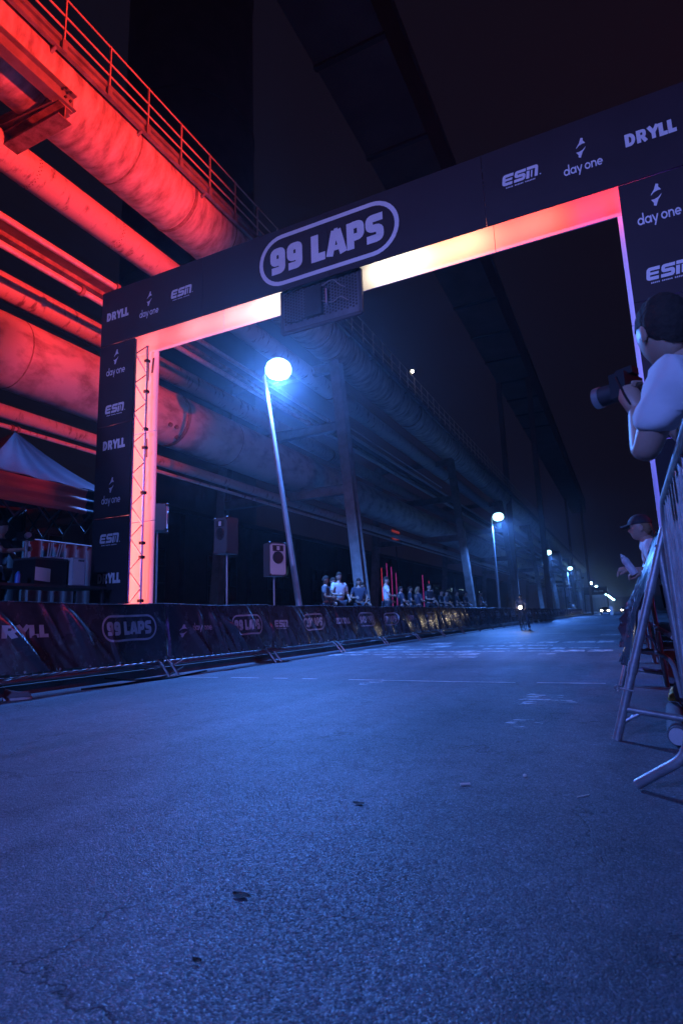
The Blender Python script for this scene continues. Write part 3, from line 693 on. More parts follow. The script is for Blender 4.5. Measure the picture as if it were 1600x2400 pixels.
# red floodlights on a mast at the right, beyond the arch, aimed at the pipes
FX, FY, FZ = 8.5, 7.9, 6.5
mast = thing('floodlight_mast', 'mast with red floodlights standing right of the road', 'floodlight', (FX, FY, 0))
part('pole', MB().tube([(FX+.2, FY, 0), (FX+.2, FY, FZ+.4)], [.15, .1], 12), M_LAMPPOST, mast, True)
for j, (dy, tg, e, sp) in enumerate(((-.35, (-11.3, 7.0, 12.8), 0.66, 38), (.0, (-12.8, 8.5, 8.2), .27, 38), (.35, (-9.0, 10.0, 4.0), .010, 90))):
    h = part('lamp_head', MB().box((FX+.02, FY + dy - .15, FZ-.2), (FX+.18, FY + dy + .15, FZ+.2)), M_DARKSTEEL, mast)
    add_light('flood_light', 'SPOT', (FX-.06, FY + dy, FZ), RED_FLOOD_W*e, RED, tg, mast, shadow_soft_size=.2, spot_size=R(sp), spot_blend=.6)

# ================================================================== LEFT BARRIERS AND BANNERS
BX = -6.62; BS = 3.0; B0 = 1.2; NB = 34
ORD = ['first', 'second', 'third', 'fourth', 'fifth', 'sixth', 'seventh', 'eighth', 'ninth', 'tenth', 'eleventh', 'twelfth', 'thirteenth', 'fourteenth', 'fifteenth', 'sixteenth', 'seventeenth', 'eighteenth', 'nineteenth', 'twentieth', 'twenty-first', 'twenty-second', 'twenty-third', 'twenty-fourth', 'twenty-fifth', 'twenty-sixth', 'twenty-seventh', 'twenty-eighth', 'twenty-ninth', 'thirtieth', 'thirty-first', 'thirty-second', 'thirty-third', 'thirty-fourth', 'thirty-fifth', 'thirty-sixth']
def make_barrier(y0):
    b = thing('crowd_barrier', 'x', 'barrier', (BX, y0, 0), 'crowd barriers along the left side of the road')
    x = BX; e = .03
    part('frame', MB().tube(rnd3([(x, y0+e, .2), (x, y0+e, 1.1), (x, y0+BS-e, 1.1), (x, y0+BS-e, .2), (x, y0+e, .2)], .1), .021, 8), M_GALVB, b, True)
    part('bottom_rail', MB().tube([(x, y0+e, .235), (x, y0+BS-e, .235)], .022, 8), M_GALVB, b, True)
    for k in range(1, 20):
        yy = y0 + e + (BS-2*e)*k/20
        part('bar', MB().tube([(x, yy, .24), (x, yy, 1.09)], .008, 6), M_GALVB, b, True)
    for yy in (y0 + .10, y0 + BS - .10):
        f = part('foot', MB().tube([(x, yy, .26), (x + .10, yy, .20), (x + .27, yy, .0)], .019, 8), M_GALVB, b, True)
        part('brace', MB().tube([(x + .13, yy, .165), (x + .02, yy + (.38 if yy < y0 + 1 else -.38), .235)], .012, 6), M_GALVB, f, True)
        part('foot', MB().tube([(x, yy, .26), (x - .10, yy, .20), (x - .24, yy, .125)], .019, 8), M_GALVB, b, True)
    return b
proto_b = None
for k in range(NB):
    y0 = B0 + BS*k
    if k == 0: b = proto_b = make_barrier(y0)
    else: b = copy_tree(proto_b); b.location = (BX, y0, 0)
    b['label'] = '%s steel crowd barrier of the left row, counted from the camera end' % ORD[k]
# hung PVC: creases run diagonally from the top towards the eyelets tied to the bottom rail
class Folds:
    def __init__(s, seed):
        rg = random.Random(seed); s.c = []
        for k in range(rg.randint(14, 19)):
            s.c.append((rg.uniform(-.5, BS + .2), rg.uniform(.25, .95), rg.uniform(.022, .05), rg.uniform(.03, .075), rg.uniform(.0, .55)))
        s.w = [(rg.uniform(2, 5), rg.uniform(0, 6), rg.uniform(.004, .009)) for _ in range(4)]
        s.t = [rg.uniform(0, 6) for _ in range(4)]
    def off(s, u, h):        # u metres along, h 0 at the hem .. 1 at the top
        d = .028 + .012*math.sin(math.pi*h)
        for (u0, sl, amp, wd, h0) in s.c:
            q = (u - u0 - sl*(1 - h)*.85)/wd
            lim = max(0.0, min(1.0, (1.0 - h - h0*.3)*2.2 + .15))
            d += amp*math.exp(-q*q)*lim*(.55 + .45*math.sin(h*3 + u0*5))
        for (f, p, a) in s.w: d += a*math.sin(f*u + p + 2.2*h)
        return d
def banner(k, y0, hem=.27):
    F = Folds(k*7 + 3); bz, tz = hem, 1.125
    def fn(u, v, lift=0.0):     # u = world y, v = world z
        h = (v - bz)/(tz - bz)
        uu = u - y0
        zz = v + (.03*abs(math.sin(uu*math.pi/.5))*(1 - h)**3 if h < 1 else 0) + .012*math.sin(uu*2.1 + k)*h
        ed = min(1, min(max(uu, 0), max(BS - uu, 0))/.06)
        d = .026 + (F.off(uu, h)*1.35 - .026)*ed + .10*(1 - h)
        return Vector((BX + d + lift, u, zz))
    o = None
    mb = MB(); nu = 190 if k < 6 else (110 if k < 10 else (44 if k < 18 else 18)); nv = 26 if k < 6 else (16 if k < 10 else 8)
    mb.grid(lambda a, c: fn(y0 + .004 + a*(BS - .008), bz + c*(tz - bz)), nu, nv)
    # fold over the top rail to the rear
    mb.grid(lambda a, c: (BX + .05 - .11*c, y0 + .004 + a*(BS - .008), fn(y0 + .004 + a*(BS-.008), tz).z + .012*math.sin(math.pi*c)), 10, 3)
    o = single('banner', mb, M_PVC, 'x', 'banner', (BX, y0, .27), 'black PVC banners hung on the left barriers', True)
    for j in range(7 if k < 10 else 0):
        yy = y0 + .08 + j*(BS - .16)/6; p = fn(yy, bz + .03, .004)
        part('eyelet', MB().tube([p - Vector((.004, 0, 0)), p + Vector((.006, 0, 0))], .016, 8), M_ALU, o, True)
    return o, fn
marks = [(4.27, 'DRYLL', .70, .15, .82), (6.0, 'LAPS', .685, .19, .86), (7.47, 'ICON', .585, .125, .19), (7.77, 'DAYTEXT', .70, .13, .52),
         (8.98, 'LAPS', .66, .19, .80), (10.34, 'ESN', .68, .15, .50), (11.60, 'LAPS', .66, .19, .86), (13.22, 'DRYLL', .69, .15, .75),
         (14.62, 'LAPS', .67, .19, .95)]
cyc = [('LAPS', .95, .66, .19), ('ESN', .5, .7, .15), ('LAPS', .95, .66, .19), ('DRYLL', .75, .69, .15), ('LAPS', .95, .66, .19), ('DAYTEXT', .6, .7, .14)]
y = 16.4; j = 0
while y < 60:
    kind, w, v0, s = cyc[j % 6]; marks.append((y, kind, v0, s, w)); y += w + 1.15 + .4*(j % 2); j += 1
look = {1: 'black banner with the large white letters at the left edge of the picture', 2: 'black banner with a big diagonal crease and half an oval lap logo', 3: 'black banner just under the arch leg with the split diamond logo', 4: 'black banner with letters ESN beside an oval lap logo'}
def seg_of(y): return int((y - B0)/BS)
for k in range(NB):
    y0 = B0 + BS*k
    o, fn = banner(k, y0)
    o['label'] = 'creased black banner on the %s barrier of the left row' % ORD[k]
    for (yy, kind, v0, s, w) in marks:
        if y0 <= yy < y0 + BS:
            # keep a mark on one banner
            yy2 = min(yy, y0 + BS - w - .25) if kind == 'LAPS' else min(yy, y0 + BS - w - .03)
            if kind == 'LAPS': yy2 = max(yy2, y0 + .24)
            print_mark(kind, fn, yy2, v0, s, o, M_PRINTB, width=w)
# cables and the shoe on the ground by the barrier
for (pts, lab) in (([(-6.5,5.6,.015),(-6.38,6.1,.015),(-6.44,6.6,.015),(-6.30,7.0,.015),(-6.40,7.6,.015),(-6.55,8.2,.015)], 'black cable lying along the kerb under the banner by the arch leg'),
                   ([(-6.75,6.2,.09),(-6.55,6.5,.03),(-6.48,6.9,.015),(-6.62,7.4,.02),(-6.8,7.9,.1)], 'second black cable curling under the banner by the arch leg')):
    single('cable', MB().tube(rnd3(pts, .3), .014, 6), M_BLACK, lab, 'cable', pts[0], 'cables under the left barriers', True)
def shoe(M, name='running_shoe'):
    mb = MB()
    def S(u, v):
        L = u*.28; w = .04 + .012*math.sin(u*3.1) ; hgt = .055 + (.055*(1 - u)**2 if u < .6 else .055*.16) - .02*max(0, u - .7)
        t = math.pi*v
        return M @ Vector((w*math.cos(t), L, .028 + hgt*math.sin(t)**.7*(1 if u < .97 else .5)))
    mb.grid(S, 12, 10); return mb
def sole(M):
    mb = MB(); top = []; bot = []
    for k in range(24):
        t = 2*math.pi*k/24; u = .14 + .155*math.sin(t); w = (.046 + .008*(u/.28))*math.cos(t)
        top.append(M @ Vector((w, u, .03))); bot.append(M @ Vector((w*.96, u, .001)))
    mb.poly(top); mb.poly(bot)
    for k in range(24): mb.poly([bot[k], bot[(k+1) % 24], top[(k+1) % 24], top[k]])
    return mb
MS = Matrix.Translation((-6.60, 4.60, 0)) @ Matrix.Rotation(R(-38), 4, 'Z')
sh = thing('running_shoe', 'pale running shoe on the ground at the left edge below the banner', 'shoe', (-6.6, 4.6, 0))
part('upper', shoe(MS), M_GREYC, sh, True); part('sole', sole(MS), M_SHOE, sh)

# ================================================================== RIGHT BARRIERS
rb = thing('crowd_barrier', 'near right barrier with upright bars cut off by the picture edge', 'barrier', (.2, 2.0, 0), 'crowd barriers on the right side of the road')
x = .205
part('frame', MB().tube(rnd3([(x, .85, .2), (x, .85, 1.28), (x, 3.05, 1.28), (x, 3.05, .2), (x, .85, .2)], .14), .021, 12), M_GALVB, rb, True)
for k in range(1, 19): part('bar', MB().tube([(x, .85 + k*.116, .2), (x, .85 + k*.116, 1.27)], .0085, 8), M_GALVB, rb, True)
for yy in (3.0, .95):
    part('foot', MB().tube(rnd3([(-.045, yy + .1, .022), (.15, yy + .0, .165), (.205, yy, .34)], .05), .022, 12), M_GALVB, rb, True)
    part('foot', MB().tube(rnd3([(.62, yy, .022), (.4, yy, .05), (.24, yy, .15), (.205, yy, .3)], .08), .022, 12), M_GALVB, rb, True)
# A-frame barrier with leaning tube legs and the banner on its road side
def aframe(y0, y1, lab):
    a = thing('frame_barrier', lab, 'barrier', (.1, y0, 0), 'leaning tube barriers on the right')
    lean = lambda z: -.147 + .318*z
    for yy in (y0, y1):
        l = part('leg', MB().tube([(lean(0), yy, 0), (lean(1.3), yy, 1.3)], .027, 14), M_GALVB, a, True)
        for z in (.44, .93): part('collar', MB().tube([(lean(z-.035), yy, z-.035), (lean(z+.035), yy, z+.035)], .032, 14), M_GALVB, l, True)
        part('leg', MB().tube([(.285, yy, 0), (.225, yy, 1.2)], .025, 12), M_GALVB, a, True)
        part('stretcher', MB().tube([(lean(.19), yy, .19), (.275, yy, .135)], .021, 10), M_GALVB, a, True)
        part('brace', MB().tube([(lean(.10), yy, .10), (.02, yy, .175)], .012, 8), M_GALVB, a, True)
        part('eye_bolt', MB().tube([(lean(.30)-.045, yy-.02, .315), (lean(.30)+.03, yy-.028, .30)], .006, 6), M_ALU, l, True)
        ring = [(lean(.3)-.06 + .014*math.cos(R(t)), yy-.02, .315 + .018*math.sin(R(t))) for t in range(0, 361, 30)]
        part('eye_ring', MB().tube(ring, .005, 6, False), M_ALU, l, True)
    for z in (1.26, .40): part('rail', MB().tube([(lean(z), y0, z), (lean(z), y1, z)], .022, 10), M_GALVB, a, True)
    part('rail', MB().tube([(.24, y0, .62), (.24, y1, .62)], .018, 8), M_GALVB, a, True)
    part('rail', MB().tube(rnd3([(lean(.5), y0+.5, .5), (.12, y0+.5, .52), (.24, y0+.5, .45), (.27, y0+.5, .2)], .1), .015, 8), M_GALVB, a, True)
    return a
def rbanner(y0, y1, seed, lab):
    F = Folds(seed); lean = lambda z: -.147 + .318*z
    bz, tz = .37, 1.29
    def fn(u, v, lift=0):
        h = (v - bz)/(tz - bz); d = .03 + (F.off((u-y0)*1.2, h) - .03)*1.15
        return Vector((lean(v) - d - lift, u, v + .05*math.sin((u-y0)*3.2)*(1-h)))
    mb = MB(); mb.grid(lambda a, c: fn(y0 + a*(y1-y0), bz + c*(tz-bz)), 60, 18)
    mb.grid(lambda a, c: (lean(tz) - .045 + .10*c, y0 + a*(y1-y0), tz + .016*math.sin(math.pi*c) - .05*c*c), 8, 4)
    o = single('banner', mb, M_PVC, lab, 'banner', (0, y0, bz), 'black banners on the right barriers', True)
    h = MB(); h.grid(lambda a, c: fn(y0 - .002 + .0*a, bz + .01 + c*(tz-bz)*.45) + Vector((.012 + .035*a, .01*a, 0)), 3, 14)
    part('lit_reverse_edge', h, M_PAPER, o, True)  # added pale edge standing in for warm light on the banner's reverse
    print_mark('ICON', lambda u, v, l: fn(y0 + y1 - u, v, l), y0 + .6, .72, .2, o, M_PRINTB, width=.3)
    print_mark('DAYTEXT', lambda u, v, l: fn(y0 + y1 - u, v, l), y0 + 1.1, .80, .17, o, M_PRINTB, width=.7)
    return o
aframe(4.19, 7.05, 'right barrier with leaning tube leg standing nearest the camera')
rbanner(4.26, 7.0, 71, 'creased black banner on the nearest leaning barrier at right')
for k in range(1, 12):
    if k <= 2: aframe(4.19 + 3.0*k, 7.05 + 3.0*k, '%s leaning tube barrier on the right, behind the nearest' % ORD[k])
    rbanner(4.26 + 3.0*k, 7.0 + 3.0*k, 71 + k, 'black banner on the %s barrier of the right row' % ORD[k])
roll = thing('banner_roll', 'rolled banner with a pale round end lying behind the barrier leg at right', 'roll', (.19, 4.05, 0))
part('roll_body', MB().tube([(.185, 4.06, .062), (.23, 5.1, .062)], .055, 20), M_GREYC, roll, True)
part('roll_end', MB().tube([(.1845, 4.045, .062), (.185, 4.062, .062)], .047, 20), M_SHOE, roll, True)
bag = thing('duffel_bag', 'dark duffel bag on the ground behind the leaning barrier', 'bag', (.42, 5.3, 0))
part('bag_body', MB().grid(lambda u, v: (.42 + .17*math.cos(2*math.pi*v)*(.75 + .25*math.sin(math.pi*u)), 5.0 + .65*u, .16 + .15*math.sin(2*math.pi*v)*(.7 + .3*math.sin(math.pi*u))), 10, 16), M_NAVY, bag, True)
part('handle', MB().tube([(.34, 5.2, .28), (.30, 5.25, .40), (.30, 5.4, .40), (.34, 5.45, .28)], .014, 8), M_BLACK, bag, True)

# small litter on the asphalt
def litter(name, mb, m, lab, cat, loc): single(name, mb, m, lab, cat, loc)
litter('cigarette_end', MB().tube([(-.805, 2.90, .007), (-.765, 2.925, .007)], .006, 8), M_PAPER, 'pale cigarette end lying on the asphalt right of centre', 'litter', (-.78, 2.915, 0))
litter('pebble', MB().ball((-.545, 3.15, .007), (.010, .009, .008), 8, 6), M_PAPER, 'small white pebble on the asphalt near the cigarette end', 'pebble', (-.545, 3.15, 0))
litter('twig', MB().tube([(-.285, 2.885, .003), (-.25, 2.92, .004), (-.24, 2.935, .003)], .0022, 6), M_PAPER, 'thin pale twig on the asphalt at right', 'twig', (-.25, 2.92, 0))
for (x, y, r, lab) in ((-1.12, 1.57, .03, 'dark dead leaf on the asphalt at lower left'), (-1.147, 2.48, .028, 'curled dark leaf on the asphalt in the middle'), (-1.02, 1.25, .014, 'small dark scrap on the asphalt below the leaf')):
    litter('dead_leaf', MB().grid(lambda u, v: (x + r*2.0*(u-.5), y + r*(v-.5)*math.sin(math.pi*min(.98, max(.02, u)))*1.1, .004 + .006*abs(u-.5) + .004*v*v), 8, 4), M_LEAF, lab, 'leaf', (x, y, 0))

# ================================================================== PEOPLE
TMP = bpy.data.scenes.new('tmp')
def skin_mesh(verts, edges, radii, root):
    me = bpy.data.meshes.new('tmp'); me.from_pydata(verts, edges, [])
    ob = bpy.data.objects.new('tmp', me); TMP.collection.objects.link(ob)
    md = ob.modifiers.new('Skin', 'SKIN'); md.use_smooth_shade = True
    for k, sv in enumerate(me.skin_vertices[0].data):
        rr = radii[k]; sv.radius = rr if isinstance(rr, tuple) else (rr, rr); sv.use_root = (k == root)
    sb = ob.modifiers.new('Sub', 'SUBSURF'); sb.levels = 2; sb.render_levels = 2
    TMP.view_layers[0].update(); dg = TMP.view_layers[0].depsgraph; ev = ob.evaluated_get(dg); em = ev.to_mesh()
    mb = MB(); mb.v = [v.co.copy() for v in em.vertices]; mb.f = [tuple(p.vertices) for p in em.polygons]
    ev.to_mesh_clear(); bpy.data.objects.remove(ob); bpy.data.meshes.remove(me)
    return mb
def head_mesh(c, yaw, pitch, s=1.0):
    "head about .235 high, face towards +Y before turning"
    mb = MB(); nu, nv = 28, 20
    def S(u, v):
        t = 2*math.pi*u; ph = math.pi*v
        x = math.sin(ph)*math.sin(t); y = math.sin(ph)*math.cos(t); z = math.cos(ph)
        rx = .074*(1 - .16*max(0, -z)); ry = .096; rz = .118
        p = Vector((x*rx, y*ry, z*rz))
        if y > 0:
            p.y -= .012*max(0, y)**3 * (1 - abs(z))                                             # flatter face
            if abs(x) < .45: p.y += .024*math.exp(-((z + .12)/.16)**2)*math.exp(-(x/.13)**2)    # nose
            p.y += .008*math.exp(-((z - .16)/.08)**2)*math.exp(-(x/.5)**2)                      # brow
            p.y -= .010*math.exp(-((z - .02)/.08)**2)*(math.exp(-((x-.35)/.16)**2) + math.exp(-((x+.35)/.16)**2))   # sockets
            p.y += .007*math.exp(-((z + .42)/.07)**2)*math.exp(-(x/.25)**2)                      # lips
            p.y += .012*math.exp(-((z + .78)/.18)**2)*math.exp(-(x/.4)**2)                       # chin
        else: p.z += .01*(-y)*(1 - abs(z))
        return p
    mb.grid(S, nu, nv)
    for sgn in (-1, 1): mb.ball((sgn*.074, -.010, -.012), (.009, .020, .031), 10, 8)
    M = Matrix.Translation(c) @ Matrix.Rotation(yaw, 4, 'Z') @ Matrix.Rotation(pitch, 4, 'X') @ Matrix.Scale(s, 4)
    return mb.xf(M), M
def hair_mesh(M, style):
    mb = MB(); rg = random.Random(style)
    def S(u, v):
        t = 2*math.pi*u; c = math.cos(t)
        lim = .36 + .10*(1 - max(0, c)) + .33*max(0, -c)**.6 + .02*noise.noise(Vector((6*math.cos(t), 6*math.sin(t), style)))
        ph = math.pi*v*lim
        x = math.sin(ph)*math.sin(t); y = math.sin(ph)*math.cos(t); z = math.cos(ph)
        q = 1.075 - .06*v**6 + .028*noise.noise(Vector((x*7, y*7, z*5 + style))) + .022*noise.noise(Vector((x*22, y*22, z*9)))
        return M @ Vector((x*.076*q, y*.098*q - .003, z*.120*q + .004))
    mb.grid(S, 56, 18)
    if style == 2:      # long at the back
        mb.grid(lambda u, v: M @ Vector(((u-.5)*.13*(1-.2*v) + .006*math.sin(40*u), -.085 - .03*math.sin(math.pi*v) - .03*(.25-(u-.5)**2), .03 - .2*v)), 14, 8)
    return mb
def cap_mesh(M):
    a = MB(); a.grid(lambda u, v: M @ Vector((.084*math.sin(math.pi*v*.5)*math.sin(2*math.pi*u), .104*math.sin(math.pi*v*.5)*math.cos(2*math.pi*u) - .002, .035 + .098*math.cos(math.pi*v*.5))), 24, 8)
    b = MB()
    top = lambda u, v, dz: M @ Vector(((u-.5)*.15*(1-.25*v*v), .088 + .085*v*math.cos((u-.5)*1.5), .042 - .016*v + dz - .02*(2*(u-.5))**2*(1-.3*v)))
    b.grid(lambda u, v: top(u, v, 0), 10, 5); b.grid(lambda u, v: top(u, v, .006), 10, 5)
    return a, b
def hand(mb, wrist, d, up, curl=.5, s=1.0):
    "palm and five fingers; d = direction of the hand, up = back of the hand"
    wrist = Vector(wrist); d = Vector(d).normalized(); up = Vector(up); sd = d.cross(up).normalized(); up = sd.cross(d).normalized()
    def P(a, b, c): return wrist + (d*a + sd*b + up*c)*s
    mb.tube([P(-.02,0,0), P(.02,0,0), P(.06,0,0), P(.09,0,-.004)], [.027*s,.034*s,.038*s,.03*s], 10)
    for k, L in enumerate((.070, .080, .074, .056)):
        b = -.030 + .020*k; a1, a2 = curl*.8, curl*1.7
        p0 = P(.075, b, 0); p1 = p0 + (d*math.cos(a1) - up*math.sin(a1))*L*.5*s; p2 = p1 + (d*math.cos(a2) - up*math.sin(a2))*L*.5*s
        mb.tube([p0, p1, p2], [.0095*s, .009*s, .0065*s], 6)
    p0 = P(.02, -.030, -.005); p1 = P(.05, -.055, -.012 - .02*curl); p2 = P(.085, -.055 + .02*curl, -.02 - .03*curl)
    mb.tube([p0, p1, p2], [.012*s, .0105*s, .008*s], 6)
BASE = dict(pel=(0,0,.95), wai=(0,.01,1.10), che=(0,.0,1.30), nek=(0,-.01,1.47), hed=(0,.01,1.63),
            sL=(-.185,-.01,1.41), eL=(-.25,-.02,1.13), wL=(-.25,.08,.90), sR=(.185,-.01,1.41), eR=(.25,-.02,1.13), wR=(.25,.08,.90),
            hL=(-.095,0,.90), kL=(-.105,.02,.50), aL=(-.11,-.02,.09), hR=(.095,0,.90), kR=(.105,.02,.50), aR=(.11,-.02,.09))
def person(label, loc, yaw, J=None, skin=M_SKIN, top=M_WHITE, legs=M_DENIM, shoes=M_SHOED, hair=M_HAIR, style=1, cap=None, hyaw=0, hpitch=0, h=1.0, group=None, hands=None, shorts=False, cat='person', JW=None):
    j = dict(BASE); j.update(J or {})
    loc = Vector(loc); T0 = Matrix.Translation(loc) @ Matrix.Rotation(yaw, 4, 'Z') @ Matrix.Scale(h, 4)
    w = {k: T0 @ Vector(v) for k, v in j.items()}
    for k, v in (JW or {}).items(): w[k] = Vector(v)
    names = ['pel','wai','che','nek','hed0','sL','eL','wL','sR','eR','wR','hL','kL','aL','hR','kR','aR']
    w['hed0'] = w['nek'].lerp(w['hed'], .55)
    ix = {n: k for k, n in enumerate(names)}
    E_ = [('pel','wai'),('wai','che'),('che','nek'),('nek','hed0'),('che','sL'),('sL','eL'),('eL','wL'),('che','sR'),('sR','eR'),('eR','wR'),('pel','hL'),('hL','kL'),('kL','aL'),('pel','hR'),('hR','kR'),('kR','aR')]
    rad = dict(pel=(.13,.10), wai=(.125,.09), che=(.15,.10), nek=.062, hed0=.056, sL=.062, eL=.043, wL=.029, sR=.062, eR=.043, wR=.029, hL=.085, kL=.058, aL=.04, hR=.085, kR=.058, aR=.04)
    def build(ns, grow=0, over=None):
        loci = {n: k for k, n in enumerate(ns)}
        vs_ = [tuple((over or {}).get(n, w[n])) for n in ns]; es = [(loci[a], loci[b]) for a, b in E_ if a in loci and b in loci]
        rr = []
        for n in ns:
            r0 = rad[n]; r0 = r0 if isinstance(r0, tuple) else (r0, r0); rr.append(((r0[0] + grow)*h, (r0[1] + grow)*h))
        return skin_mesh(vs_, es, rr, 0)
    body = build(names)
    hm, HM = head_mesh(w['hed'], yaw + hyaw, hpitch, h); body.add(hm)
    for s_ in 'LR':
        dv = (w['w'+s_] - w['e'+s_]).normalized(); hd = (hands or {}).get(s_)
        d_, u_, c_ = (hd if hd else (dv, T0.to_3x3() @ Vector((-1 if s_ == 'L' else 1, 0, 0)), .5))
        hand(body, w['w'+s_], d_, u_, c_, h)
    o = single('person', body, skin, label, cat, tuple(loc), group, True)
    shirt_over = {'eL': w['sL'].lerp(w['eL'], .72), 'eR': w['sR'].lerp(w['eR'], .72)}
    sh_ = (build(['che','wai','pel','nek','sL','eL','sR','eR'], .018, {**shirt_over, 'nek': w['che'].lerp(w['nek'], .75), 'pel': w['wai'].lerp(w['pel'], .8)}))
    for v in sh_.v:
        v += noise.noise_vector(Vector((v.x*9, v.y*9, v.z*14)))*.014*h + noise.noise_vector(Vector((v.x*24, v.y*24, v.z*18)))*.007*h
    part('shirt', sh_, top, o, True)
    over = {}
    if shorts: over = {'aL': w['kL'].lerp(w['hL'], .05), 'aR': w['kR'].lerp(w['hR'], .05), 'kL': w['kL'].lerp(w['hL'], .45), 'kR': w['kR'].lerp(w['hR'], .45)}
    part('trousers', build(['pel','hL','kL','aL','hR','kR','aR'], .02, over), legs, o, True)
    for s_ in 'LR':
        M = Matrix.Translation(w['a'+s_] - Vector((0,0,.09*h))) @ Matrix.Rotation(yaw, 4, 'Z') @ Matrix.Translation((0,-.07,0))
        sp_ = shoe(M); sp_.add(sole(M)); part('shoe', sp_, shoes, o, True)
    if cap is not None:
        a, b = cap_mesh(HM); c_ = part('cap', a, cap, o, True); part('cap_brim', b, cap, c_, True)
        part('hair', hair_mesh(HM @ Matrix.Scale(.93, 4), 2), hair, o, True)
    elif style: part('hair', hair_mesh(HM, style), hair, o, True)
    return o, w

# spectators behind the left barriers, in their measured places
crowd = 'spectators behind the left barriers'
folk = [  # x, y, height factor, yaw, shirt, hair, style, label
    (-7.45, 14.45, .97, -75, M_GREYC, M_HAIR, 1, 'spectator in a grey shirt, leftmost of the crowd left of the steel column'),
    (-7.40, 15.20, 1.05, -120, M_WHITE, M_HAIR, 1, 'broad spectator in a pale shirt standing against the steel column'),
    (-7.85, 17.6, 1.03, -150, M_NAVY, M_HAIR, 2, 'long-haired spectator in dark clothes just right of the column'),
    (-7.40, 18.9, 1.08, -60, M_WHITE, M_HAIR, 1, 'spectator in a pale cyan T-shirt looking along the road'),
    (-7.25, 19.9, .91, -50, M_NAVY, M_HAIR, 1, 'shorter spectator with glasses on the head beside the pale T-shirt'),
    (-7.40, 22.3, .95, -40, M_NAVY, M_HAIRL, 2, 'spectator in dark jacket bending left in the middle of the crowd'),
    (-7.40, 23.8, 1.05, -110, M_DENIM, M_HAIR, 1, 'spectator with head bowed in the middle of the crowd'),
    (-7.40, 26.4, .93, -100, M_GREYC, M_HAIR, 1, 'spectator in a grey top right of the pink glow tubes'),
    (-7.9, 27.3, .98, -100, M_NAVY, M_HAIR, 2, 'spectator in navy half hidden right of the pink glow tubes'),
    (-7.40, 33.5, 1.02, -90, M_GREYC, M_HAIR, 1, 'rightmost spectator of the crowd before the second lamp'),
    (-7.95, 15.9, 1.0, -95, M_NAVY, M_HAIR, 1, 'spectator in dark clothes behind the broad pale shirt'),
    (-8.1, 18.4, .98, -80, M_DENIM, M_HAIR, 2, 'spectator in dark clothes behind the pale cyan T-shirt'),
    (-7.6, 20.9, .94, -100, M_DENIM, M_HAIR, 1, 'short spectator in dark denim left of the bending one'),
    (-8.0, 23.1, 1.0, -70, M_NAVY, M_HAIR, 1, 'spectator half hidden behind the one with bowed head'),
    (-7.7, 25.1, .97, -120, M_NAVY, M_HAIR, 2, 'spectator in dark clothes before the grey top'),
    (-7.6, 29.0, .98, -85, M_DENIM, M_HAIR, 1, 'spectator in denim right of the navy pair'),
    (-7.7, 31.2, 1.0, -95, M_NAVY, M_HAIR, 1, 'dark spectator left of the rightmost one'),
    (-7.40, 91.5, 1.05, -70, M_NAVY, M_HAIR, 1, 'distant spectator in dark clothes under the pale board'),
    (-7.30, 96.0, 1.0, -100, M_WHITE, M_HAIR, 1, 'distant spectator in white leaning on the far barriers'),
]
for (x, y, hf, yw, tp, hr, st, lab) in folk:
    person(lab, (x, y, .3), R(yw), top=tp, hair=hr, style=st, h=hf, group=crowd, skin=random.choice((M_SKIN, M_SKIN2)),
           J=dict(eR=(.27,.05,1.14), wR=(.14,.22,1.13), eL=(-.26,.03,1.13), wL=(-.2,.2,1.0)), hpitch=R(-8), hyaw=R(random.uniform(-15, 15)))

# man in a cap leaning on the right barrier with a bottle
capJ = dict(pel=(.47,6.2,.97), wai=(.40,6.2,1.10), che=(.29,6.2,1.30), nek=(.235,6.2,1.435), hed=(.195,6.19,1.56),
            sL=(.26,6.02,1.375), eL=(.27,5.94,1.13), wL=(.155,6.08,1.125), sR=(.26,6.38,1.375), eR=(.22,6.44,1.17), wR=(.06,6.33,1.17),
            hL=(.46,6.10,.92), hR=(.46,6.30,.92), kL=(.42,6.07,.52), kR=(.44,6.32,.52), aL=(.46,6.05,.09), aR=(.48,6.32,.09))
cm, cw = person('man in a dark cap and white T-shirt leaning over the right barrier with a bottle', (.47, 6.2, .0), R(90), None, top=M_WHITE, legs=M_DENIM, shoes=M_SHOELIT, hair=M_HAIRL, cap=M_CAP, hpitch=R(-2), hyaw=R(-4), h=1.02, shorts=True, JW=capJ,
       hands={'L': ((-1, .1, .12), (0, -.3, 1), 1.0), 'R': ((-1, -.1, .05), (0, .2, 1), .9)})
bp = cw['wL'] + Vector((-.085, -.02, .055))
bt = thing('drink_bottle', 'pale drink bottle held by the man in the cap', 'bottle', tuple(bp))
Mb = Matrix.Translation(bp) @ Matrix.Rotation(R(-28), 4, 'Y')
part('bottle_body', MB().lathe([(0,-.07),(.033,-.068),(.034,.03),(.029,.045),(.034,.06),(.032,.09),(.02,.105),(0,.105)], (0,0,0), 16).xf(Mb), M_BOTTLE, bt, True)
part('bottle_cap', MB().lathe([(.022,.104),(.022,.125),(.009,.13),(.009,.15),(0,.15)], (0,0,0), 12).xf(Mb), M_WHITE, bt, True)

